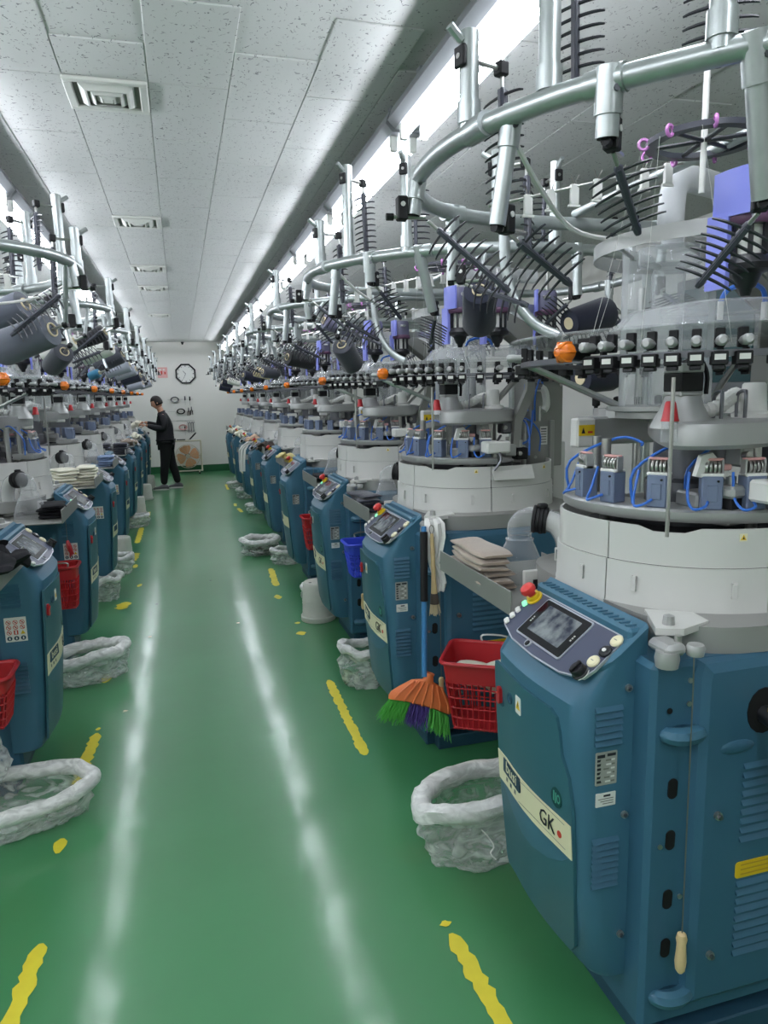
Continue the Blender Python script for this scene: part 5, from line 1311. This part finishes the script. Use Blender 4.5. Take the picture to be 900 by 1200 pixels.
# ------------------------------------------------------------------ socks on the delivery trays
def sock_layer(L, w_, th, mt, seed, fold=True):
    """one sock folded in half: rounded fold at one end, ribbed open end at the other"""
    mb = MB(); n = 14; rows = []
    off = Vector((seed * 5.3, seed, 0))
    for i in range(n + 1):
        t = i / n; x = (t - .5) * L; e = min(1, (t * (1 - t) * 8 + .15)) ** .5; row = []
        for k in range(14):
            a = 2 * PI * k / 14; c, s_ = math.cos(a), math.sin(a)
            y = w_ / 2 * math.copysign(abs(c) ** .55, c) * (.86 + .14 * e) * (1 + .08 * math.sin(t * 7 + seed)); z = th / 2 * math.copysign(abs(s_) ** .7, s_) * e
            p = Vector((x, y, th / 2 + z)); p += Vector((.2, .6, .4)) * .007 * mnoise.noise(p * 16 + off)
            row.append(p)
        rows.append(row)
    mb.rings(rows, mt); return mb
def pos_word(k, n): return 'lowest' if k == 0 else 'topmost' if k == n - 1 else ORD[k] + ' from the bottom'
def sock_stack(x, y, rz, n, L, w_, th, mt, what, where, group, seed, z0=.9745, jit=.012, slope=0):
    rnd = random.Random(seed); z = z0
    for k in range(n):
        last = k == n - 1
        mb = sock_layer(L * rnd.uniform(.94, 1.04), w_ * rnd.uniform(.95, 1.03), th, mt, seed + k)
        o = single('folded_sock', mb, '%s folded sock, %s on %s' % (what, pos_word(k, n), where), 'sock', group, (x + rnd.uniform(-jit, jit), y + rnd.uniform(-jit, jit), z), (rnd.uniform(-.03, .03), slope * k, rz + rnd.uniform(-.08, .08) + (.12 if last else 0)), ang=60)
        z += th * .93
def tray_w(row, i, lx, ly):
    return (RX + lx, RY[i] + ly) if row == 'R' else (LX - lx, LY[i] - ly)
x, y = tray_w('R', 0, -.450, .435); sock_stack(x, y, PI / 2 - .05, 6, .30, .115, .022, 'sock_beige', 'beige', 'the foreground tray', 'beige socks on the foreground tray', 1)
x, y = tray_w('R', 1, -.44, .44); sock_stack(x, y, PI / 2, 5, .25, .12, .020, 'sock_navy', 'navy', 'the second right tray', 'navy socks on the second right tray', 11)
x, y = tray_w('R', 2, -.42, .45); sock_stack(x, y, PI / 2, 3, .22, .11, .018, 'sock_black', 'black', 'the third right tray', 'black socks on the third right tray', 21)
x, y = tray_w('L', 2, -.455, .42); sock_stack(x, y, PI / 2, 7, .22, .13, .022, 'sock_cream', 'cream', 'the third left tray', 'cream socks on the third left tray', 31)
x, y = tray_w('L', 2, -.30, .48); sock_stack(x, y, PI / 2 + .4, 6, .22, .15, .024, 'sock_cream', 'cream', 'the inner pile, third left tray', 'cream socks on the third left tray', 41)
x, y = tray_w('L', 3, -.43, .42); sock_stack(x, y, PI / 2, 5, .22, .14, .022, 'sock_bluegrey', 'blue grey', 'the fourth left tray', 'blue grey socks on the fourth left tray', 51)
x, y = tray_w('L', 4, -.46, .40); sock_stack(x, y, PI / 2, 5, .22, .15, .028, 'sock_navy', 'navy', 'the aisle pile, fifth left tray', 'navy socks on the fifth left tray', 61)
x, y = tray_w('L', 4, -.28, .42); sock_stack(x, y, PI / 2, 5, .22, .15, .028, 'sock_navy', 'navy', 'the inner pile, fifth left tray', 'navy socks on the fifth left tray', 71)
x, y = tray_w('L', 1, -.44, .40); sock_stack(x, y, PI / 2, 4, .22, .12, .020, 'sock_black', 'black', 'the second left tray', 'black socks on the second left tray', 81)
def heap(x, y, n, r, mt, label, seed, group, z0=.975, flat=.6, spread=1.0):
    """loose crumpled socks, each its own object"""
    rnd = random.Random(seed)
    for k in range(n):
        mb = MB(); a = rnd.uniform(0, PI); L = r * 1.5
        pts = [Vector((math.cos(a) * L * t, math.sin(a) * L * t, .02 * math.sin(t * 5 + k))) for t in (-1, -.6, -.2, .2, .5)]; e = pts[-1] + Vector((-math.sin(a), math.cos(a), 0)) * r * .7; pts.append(e)
        path = smooth_path(pts, 4); mb.tube(path, [r * .5 * (.75 + .25 * math.sin(3 * i / len(path))) for i in range(len(path))], mt, 10)
        for i, v in enumerate(mb.v):
            v = Vector(v); v.z *= flat; mb.v[i] = tuple(v + Vector((1, 1, 1)) * r * .35 * mnoise.noise(v * (1.1 / r) + Vector((k * 3, seed, 0))))
        zz = min(v[2] for v in mb.v)
        px, py = x + rnd.uniform(-1, 1) * r * .9 * spread, y + rnd.uniform(-1, 1) * r * 1.2 * spread
        single('loose_sock', mb, '%s, %s of them' % (label, pos_word(k, n)), 'sock', group, (px, py, z0 - zz + k * r * flat * .34), ang=60)
for row, i, lx, ly, n, r, mt, lab, gr in (
    ('R', 3, -.43, .40, 4, .06, 'sock_yellow', 'pale yellow loose sock on the fourth right tray', 'yellow socks on the fourth right tray'),
    ('R', 4, -.43, .38, 5, .07, 'sock_brown', 'dark brown loose sock on the fifth right tray', 'brown socks on the fifth right tray'),
    ('R', 5, -.45, .36, 4, .07, 'sock_peach', 'peach loose sock on the sixth right tray', 'peach socks on the sixth right tray'),
    ('R', 6, -.45, .36, 4, .07, 'sock_cream', 'white loose sock on the seventh right tray', 'white socks on the seventh right tray'),
    ('R', 7, -.47, .36, 4, .08, 'sock_cream', 'white loose sock on the eighth right tray', 'white socks on the eighth right tray'),
    ('L', 0, -.46, .34, 7, .075, 'sock_black', 'black loose sock on the nearest left tray', 'black socks on the nearest left tray'),
    ('L', 5, -.43, .40, 4, .07, 'sock_beige', 'grey beige loose sock on the sixth left tray', 'beige socks on the sixth left tray'),
    ('L', 6, -.45, .40, 4, .07, 'sock_cream', 'cream loose sock on the tray before the standing person', 'cream socks before the person')):
    x, y = tray_w(row, i, lx, ly); heap(x, y, n, r, mt, lab, i * 7 + (row == 'L'), gr)
x, y = tray_w('R', 5, -.60, -.12)
single('hanging_cloth', drape([((x + .05, y, 1.035), .8), ((x - .02, y, .99), 1), ((x - .06, y - .02, .93), 1), ((x - .07, y - .02, .80), .9), ((x - .07, y - .02, .66), .8)], .09, 'towel_white', 3), 'white cloth strip hanging over the sixth right console', 'cloth', ang=60)
# red tag on a string in front of the second left pictogram sheet
rt_ = thing('red_tag', 'red glove tag hanging by a string over the second left pictogram sheet', 'tag', (-.70, 4.53, .77))
part('tag_string', MB().cyl((0, 0, 0), (0, 0, .20), .0015, 'wire', n=5), rt_)
mb = MB(); mb.tube([(0, 0, .005), (.004, -.006, -.02), (.012, -.01, -.05), (.020, -.008, -.08)], [.008, .014, .016, .008], 'red_plastic', 8)
for k in range(3): mb.tube([(.012 + .004 * k, -.012, -.05), (.010 + .010 * k, -.016, -.095 + .008 * k)], [.006, .004], 'red_plastic', 6)
part('tag_cloth', mb, rt_)

# ------------------------------------------------------------------ back wall: clock, notice, tool board, fan
ck = thing('wall_clock', 'octagonal black rimmed white clock on the back wall', 'clock', (.17, WALL_Y, 2.11))
T = frame((0, 0, 0), (1, 0, 0), (0, 0, 1))
oct_ = lambda r_: [(r_ * math.cos(PI / 8 + k * PI / 4), r_ * math.sin(PI / 8 + k * PI / 4)) for k in range(8)]
mb = MB(); mb.rings([[T @ Vector((x, y, h)) for x, y in oct_(r_)] for r_, h in ((.225, 0), (.225, .03), (.215, .04), (.19, .03), (.188, .012))], 'black_plastic', True, False); part('clock_rim', mb, ck, ang=0)
part('clock_face', MB().prism(oct_(.19), .008, .012, 'clock_face', T), ck, ang=0)
mb = MB()
for k in range(12):
    a = k * PI / 6; c, s_ = math.cos(a), math.sin(a); w_ = .006 if k % 3 else .009
    mb.prism([(c * .145 - s_ * w_, s_ * .145 + c * w_), (c * .145 + s_ * w_, s_ * .145 - c * w_), (c * .172 + s_ * w_, s_ * .172 - c * w_), (c * .172 - s_ * w_, s_ * .172 + c * w_)][::-1], .012, .0135, 'ink_grey', T)
part('hour_marks', mb, ck, ang=0)
for nm, a, l, w_ in (('hour_hand', math.radians(132), .085, .006), ('minute_hand', math.radians(245), .13, .0045)):
    c, s_ = math.cos(a), math.sin(a); part(nm, MB().prism([(-s_ * w_, c * w_), (s_ * w_, -c * w_), (c * l + s_ * w_ * .5, s_ * l - c * w_ * .5), (c * l - s_ * w_ * .5, s_ * l + c * w_ * .5)], .014, .017, 'ink_dark', T), ck, ang=0)
nt_ = thing('wall_notice', 'pink and white paper notice on the back wall, above the person', 'notice', (-.30, WALL_Y - .001, 2.14))
T = frame((0, 0, 0), (1, 0, 0), (0, 0, 1)); part('notice_sheet', MB().prism(rrect(.20, .22, .004, 1), 0, .002, 'sticker_pink', T), nt_, ang=0)
mb = MB()
for x, y, w_, h in ((-.05, .06, .05, .03), (.03, .06, .04, .03), (-.02, .0, .03, .07), (.05, -.01, .03, .05), (-.06, -.03, .03, .03)): mb.prism([(x - w_ / 2, y - h / 2), (x + w_ / 2, y - h / 2), (x + w_ / 2, y + h / 2), (x - w_ / 2, y + h / 2)], .002, .003, 'ink_red' if h > .03 else 'paper_white', T)
part('notice_print', mb, nt_, ang=0)
tb = thing('tool_board', 'clear sheet tool board fixed to the back wall', 'board', (.02, WALL_Y, 1.24))
part('board_sheet', MB().prism(rrect(.56, 1.08, .01, 2), .006, .012, 'wall_paint', T), tb, ang=0)
mb = MB()
for z in (.33, .08, -.12, -.33): mb.box(-.26, .27, -.022, -.016, z - .003, z + .003, 'steel')
part('board_rails', mb, tb, ang=0)
def tool(nm, lab, cat, x, z, build, mt):
    o = thing(nm, lab, cat, (.02 + x, WALL_Y - .026, 1.24 + z)); build(o, mt); return o
def coil(o, mt):
    mb = MB()
    for k in range(3): mb.tube([((.055 + .008 * k) * math.cos(a) * 1.2, -.01 - .008 * k, (.045 + .006 * k) * math.sin(a)) for a in [2 * PI * j / 18 for j in range(18)]], .006, mt, 6, closed=True)
    part('coil_turns', mb, o)
def pliers(o, mt):
    for s_ in (-1, 1): part('plier_grip', MB().tube([(0, 0, 0), (s_ * .018, 0, -.04), (s_ * .022, 0, -.12)], [.006, .009, .007], mt, 8), o)
    part('plier_jaw', MB().tube([(0, 0, -.01), (0, 0, .03), (0, 0, .06)], [.012, .011, .004], 'steel_dark', 8), o)
def driver(o, mt):
    part('driver_handle', MB().tube([(0, 0, 0), (0, 0, .01), (0, 0, .09)], [.008, .014, .012], mt, 8), o); part('driver_shaft', MB().cyl((0, 0, 0), (0, 0, -.10), .004, 'steel', n=6), o)
def spanner(o, mt):
    part('spanner_shank', MB().box(-.008, .008, -.004, .004, -.08, .08, mt, .002), o, ang=0)
    part('spanner_jaw', MB().tube([(-.018, 0, .11), (-.016, 0, .088), (0, 0, .08), (.016, 0, .088), (.018, 0, .11)], .007, mt, 6), o); part('spanner_ring', MB().tube([(.014 * math.cos(a), 0, -.094 + .014 * math.sin(a)) for a in [2 * PI * j / 12 for j in range(12)]], .006, mt, 6, closed=True), o)
tool('wire_coil', 'grey wire coil hanging top left on the tool board', 'wire', -.11, .33, coil, 'steel_dark'); tool('wire_coil', 'dark cable loop in the middle of the tool board', 'wire', .0, .08, coil, 'rubber_black'); tool('wire_coil', 'reddish cable coil low on the tool board', 'wire', .02, -.26, coil, 'sticker_pink')
tool('pliers', 'black handled pliers at the right of the tool board', 'pliers', .22, .12, pliers, 'rubber_black'); tool('pliers', 'brown handled pliers beside the black pair', 'pliers', .16, .10, pliers, 'sock_brown')
tool('screwdriver', 'black screwdriver top right on the tool board', 'screwdriver', .20, .30, driver, 'rubber_black'); tool('screwdriver', 'grey screwdriver top centre of the tool board', 'screwdriver', .10, .31, driver, 'steel_dark'); tool('screwdriver', 'dark screwdriver hanging low on the tool board', 'screwdriver', .06, -.33, driver, 'ink_dark')
for k, (x, lab) in enumerate(((.14, 'left'), (.19, 'middle'), (.24, 'right'))): tool('spanner', 'steel spanner, %s of three low on the tool board' % lab, 'spanner', x, -.26, spanner, 'steel_dark')
fan = thing('box_fan', 'floor fan with orange blades in a cream frame against the back wall', 'fan', (.10, 15.70, 0))
fr = MB()
for x in (-.30, .28): fr.tube(smooth_path([(x, 0, .05), (x, 0, .30), (x, 0, .66), (x * .96, 0, .70)], 3), .018, 'fan_frame', 8)
fr.tube([(-.295, 0, .70), (.275, 0, .70)], .018, 'fan_frame', 8); fr.tube([(-.30, 0, .06), (.28, 0, .06)], .016, 'fan_frame', 8)
part('fan_frame', fr, fan)
for x in (-.24, .22):
    mb = MB(); mb.tube(smooth_path([(x, -.16, .02), (x, -.06, .05), (x, .06, .05), (x, .16, .02)], 4), .014, 'fan_frame', 8); mb.ball((x, -.16, .02), .02, 'black_plastic', 8, 5); mb.ball((x, .16, .02), .02, 'black_plastic', 8, 5); part('fan_foot', mb, fan)
gd = MB()
for r_ in (.25, .215, .18, .145, .11, .075): gd.tube([(r_ * math.cos(a), -.06 + .04 * (r_ / .25) ** 2, .375 + r_ * math.sin(a)) for a in [2 * PI * j / 28 for j in range(28)]], .0032 if r_ < .25 else .008, 'fan_frame', 5, closed=True)
for k in range(12): a = 2 * PI * k / 12; gd.tube([(.05 * math.cos(a), -.06, .375 + .05 * math.sin(a)), (.25 * math.cos(a), -.02, .375 + .25 * math.sin(a))], .0025, 'fan_frame', 4)
part('fan_guard', gd, fan); part('guard_badge', MB().lathe([(.048, .0), (.045, .008), (.0005, .010)], 'fan_frame', 16, T=frame((0, -.062, .375), (1, 0, 0), (0, 0, 1))), fan)
for k in range(4):
    a0 = k * PI / 2 + .3; mb = MB()
    mb.rings([[Vector((r_ * math.cos(a0 + w_), y, .375 + r_ * math.sin(a0 + w_))) for w_, y in ((-hw, -.02), (0, 0.0), (hw, .03), (hw, .034), (0, .005), (-hw, -.016))] for r_, hw in ((.05, .5), (.12, .68), (.19, .66), (.235, .5))], 'fan_orange'); part('fan_blade', mb, fan, ang=60)
part('fan_motor', MB().lathe([(.06, 0), (.065, .02), (.05, .09), (.02, .10)], 'black_plastic', 14, T=frame((0, .10, .375), (1, 0, 0), (0, 0, 1))), fan)
part('fan_cross_bar', MB().box(-.30, .28, .06, .075, .36, .39, 'fan_frame', .003), fan, ang=0)
single('scraper', MB().box(-.09, .09, -.02, .02, 0, .02, 'ink_dark', .004), 'black flat tool lying on top of the floor fan', 'tool', loc=(-.02, 15.70, .719), ang=0)
mb = MB(); mb.tube([(.16, 15.70, .73), (.27, 15.70, .84), (.30, 15.70, .87)], [.014, .016, .010], 'rubber_black', 8); mb.tube([(.16, 15.70, .73), (.12, 15.70, .722)], [.010, .006], 'steel', 8); single('hand_tool', mb, 'black handled tool leaning on the top right of the floor fan', 'tool')

# ------------------------------------------------------------------ the person standing at the left row
PY = 13.17
def skin_mesh(name, pts, edges, mt, root=0, sub=2):
    me = bpy.data.meshes.new(name); bm = bmesh.new(); lay = bm.verts.layers.skin.verify(); vs_ = []
    for i, (x, y, z, rx, ry) in enumerate(pts):
        v = bm.verts.new((x, y, z)); v[lay].radius = (rx, ry); v[lay].use_root = (i == root); vs_.append(v)
    for a, b_ in edges: bm.edges.new((vs_[a], vs_[b_]))
    bm.to_mesh(me); bm.free(); me.materials.append(M[mt])
    tmp = bpy.data.objects.new(name, me); COL.objects.link(tmp)
    s_ = tmp.modifiers.new('skin', 'SKIN'); s_.use_smooth_shade = True
    ss = tmp.modifiers.new('sub', 'SUBSURF'); ss.levels = sub; ss.render_levels = sub
    bpy.context.view_layer.update()
    me2 = bpy.data.meshes.new_from_object(tmp.evaluated_get(bpy.context.evaluated_depsgraph_get()))
    bpy.data.objects.remove(tmp); me2.materials.clear(); me2.materials.append(M[mt])
    me2.polygons.foreach_set('use_smooth', [True] * len(me2.polygons)); me2.name = name
    return me2
pr = thing('person', 'person in black jacket and trousers working at the left row, head bowed', 'person', (-.28, PY, 0))
def chain(n0, n): return [(n0 + i, n0 + i + 1) for i in range(n)]
# coordinates: person faces -x; local origin between the feet
body_pts = [(.0, 0, .86, .135, .115), (.0, 0, .98, .125, .105), (.0, 0, 1.12, .135, .115), (-.02, 0, 1.25, .145, .12), (-.035, 0, 1.34, .10, .08), (-.055, 0, 1.415, .055, .055), (-.075, 0, 1.47, .056, .056),
            (-.02, -.15, 1.32, .062, .062), (.02, -.185, 1.19, .052, .052), (.0, -.19, 1.075, .045, .045), (-.16, -.13, 1.10, .037, .037), (-.315, -.06, 1.15, .026, .026),
            (-.02, .15, 1.32, .062, .062), (.0, .185, 1.19, .052, .052), (-.03, .19, 1.08, .045, .045), (-.18, .13, 1.14, .037, .037), (-.335, .05, 1.20, .026, .026),
            (-.0, -.09, .80, .10, .095), (-.03, -.095, .50, .068, .066), (-.06, -.10, .30, .058, .055), (-.075, -.10, .09, .042, .04),
            (.02, .09, .80, .10, .095), (.07, .10, .48, .068, .066), (.13, .10, .28, .056, .054), (.165, .10, .09, .042, .04)]
body_e = chain(0, 6) + [(3, 7)] + chain(7, 4) + [(3, 12)] + chain(12, 4) + [(0, 17)] + chain(17, 3) + [(0, 21)] + chain(21, 3)
SLIM = lambda i: 1.0 if i in (5, 6, 11, 16) else .55 if i in (7, 8, 9, 12, 13, 14) else .72
part('body', skin_mesh('body', [p[:3] + (p[3] * SLIM(i), p[4] * SLIM(i)) for i, p in enumerate(body_pts)], body_e, 'skin'), pr)
jk = [(p[0], p[1], p[2], p[3] + .014, p[4] + .014) for p in body_pts[1:6]]; jk[0] = (.0, 0, .955, .160, .145); jk.insert(0, (.0, 0, .80, .165, .15)); jk.insert(1, (0, 0, .88, .165, .15)); jk[3] = (0, 0, 1.12, .158, .138); jk[-1] = (-.05, 0, 1.39, .07, .07)
ja = [(p[0], p[1], p[2], p[3] + .02, p[4] + .02) for p in body_pts[7:12]]; ja[-1] = (-.285, -.075, 1.14, .037, .037)
jb = [(p[0], p[1], p[2], p[3] + .02, p[4] + .02) for p in body_pts[12:17]]; jb[-1] = (-.305, .065, 1.19, .037, .037)
nj = len(jk); jpts = jk + ja + jb; je = chain(0, nj - 1) + [(4, nj)] + chain(nj, 4) + [(4, nj + 5)] + chain(nj + 5, 4)
part('jacket', skin_mesh('jacket', jpts, je, 'jacket', 2), pr)
tp = [(0, 0, .88, .14, .122)] + [(p[0], p[1], p[2], p[3] + .018, p[4] + .018) for p in body_pts[17:25]]
part('trousers', skin_mesh('trousers', tp, [(0, 1)] + chain(1, 3) + [(0, 5)] + chain(5, 3), 'trousers'), pr)
# head: sculpted ball, facing -x and bowed
TH = Matrix.Translation((-.105, 0, 1.53)) @ Matrix.Rotation(math.radians(-22), 4, 'Y')
mb = MB(); mb.ball((0, 0, 0), 1, 'skin', 24, 16)
for i, v in enumerate(mb.v):
    x, y, z = v; fx_ = -x
    X, Y, Z = x * .095, y * .075, z * .115
    if z < 0: X *= 1 - .12 * (-z); Y *= 1 - .28 * (-z) ** 1.5
    if fx_ > .6 and abs(y) < .25 and -.35 < z < .1: X -= .018 * (1 - abs(y) / .25) * (1 - abs(z + .15) / .3)      # nose
    if fx_ > .6 and .05 < z < .3 and .15 < abs(y) < .55: X += .008                                         # eye sockets
    if fx_ > .5 and z < -.75: X -= .010                                                                     # chin
    mb.v[i] = (X, Y, Z)
part('head', mb, pr, T=TH, ang=80)
for s_ in (-1, 1):
    part('ear', MB().ball((.008, s_ * .074, -.005), .026, 'skin', 8, 6, (.7, .35, 1.1)), pr, T=TH)
    part('eye', MB().ball((-.083, s_ * .030, .020), .011, 'ink_dark', 8, 6, (.6, 1.2, .7)), pr, T=TH)
part('mouth', MB().ball((-.083, 0, -.058), .018, 'sticker_pink', 8, 6, (.35, 1, .25)), pr, T=TH)
mb = MB(); mb.ball((0, 0, 0), 1, 'hair', 24, 14)
keep = []
for i, v in enumerate(mb.v):
    x, y, z = v; k = 1.0
    if x < -.35 and z < .42: k = .82
    if z < -.45: k = .8
    mb.v[i] = (x * .103 * k + .006, y * .083 * k, z * .122 * k + .006)
part('hair', mb, pr, T=TH, ang=80)
def hand(o, wrist, dirv, palm_n, sgn):
    d = Vector(dirv).normalized(); nrm = Vector(palm_n); nrm = (nrm - d * nrm.dot(d)).normalized(); sd = d.cross(nrm)
    w0 = Vector(wrist); pts = []; e = []
    pts += [tuple(w0) + (.022, .018), tuple(w0 + d * .04) + (.030, .016), tuple(w0 + d * .08) + (.032, .014)]; e += [(0, 1), (1, 2)]
    for j, (off, l) in enumerate(((-.028, .062), (-.010, .072), (.010, .068), (.027, .052))):
        b0 = w0 + d * .085 + sd * off; c1 = b0 + d * l * .45 + nrm * .012; c2 = c1 + d * l * .2 + nrm * l * .4; k = len(pts)
        pts += [tuple(b0) + (.0095, .0095), tuple(c1) + (.0085, .0085), tuple(c2) + (.007, .007)]; e += [(2, k), (k, k + 1), (k + 1, k + 2)]
    k = len(pts); t0 = w0 + d * .03 + sd * sgn * .03; t1 = t0 + d * .03 + sd * sgn * .02 + nrm * .015; t2 = t1 + d * .028 + nrm * .015
    pts += [tuple(t0) + (.011, .011), tuple(t1) + (.0095, .0095), tuple(t2) + (.008, .008)]; e += [(1, k), (k, k + 1), (k + 1, k + 2)]
    return part('hand', skin_mesh('hand', pts, e, 'skin', 0, 1), o)
hand(pr, (-.315, -.06, 1.15), (-1, .35, .15), (.1, .6, -.6), 1)
hand(pr, (-.335, .05, 1.20), (-1, -.3, -.05), (.1, -.6, -.6), -1)
for x, y in ((-.125, -.10), (.115, .10)):
    mb = MB(); rows = []
    for t, w_, h in ((0, .03, .05), (.08, .042, .075), (.25, .045, .088), (.45, .044, .080), (.62, .046, .058), (.82, .046, .045), (.95, .036, .036), (1.0, .018, .024)):
        px = .10 - t * .27; rows.append([Vector((px, w_ * math.copysign(abs(math.cos(a)) ** .7, math.cos(a)), max(.018, h * .5 + .012 + h * .5 * math.sin(a)))) for a in [2 * PI * k / 14 for k in range(14)]])
    mb.rings(rows, 'shoe_grey'); sh = part('shoe', mb, pr, loc=(x + .03, y, .002), ang=60)
    mb = MB(); mb.rings([[Vector((.104 - t * .28, w_ * s_, z)) for t, w_ in ((0, .028), (.1, .044), (.6, .049), (.85, .048), (1, .018))] [::1] if False else [Vector((.10 - .27 * (.5 - .5 * math.cos(a)) * 1.03, .049 * math.sin(a), z)) for a in [2 * PI * k / 20 for k in range(20)]] for z, s_ in ((0, 1), (.024, 1))], 'sole_white'); part('sole', mb, sh, ang=30)
mb = MB(); mb.tube(smooth_path([(-.72, PY - .01, 1.21), (-.74, PY, 1.17), (-.80, PY + .01, 1.15), (-.86, PY, 1.10), (-.86, PY - .01, 1.03), (-.82, PY - .02, .99)], 5), .045, 'sock_cream', 12)
for i, v in enumerate(mb.v): mb.v[i] = tuple(Vector(v) + Vector((1, 1, 1)) * .03 * mnoise.noise(Vector(v) * 14))
single('sock', mb, 'cream sock held in the hands of the person', 'sock', ang=60)
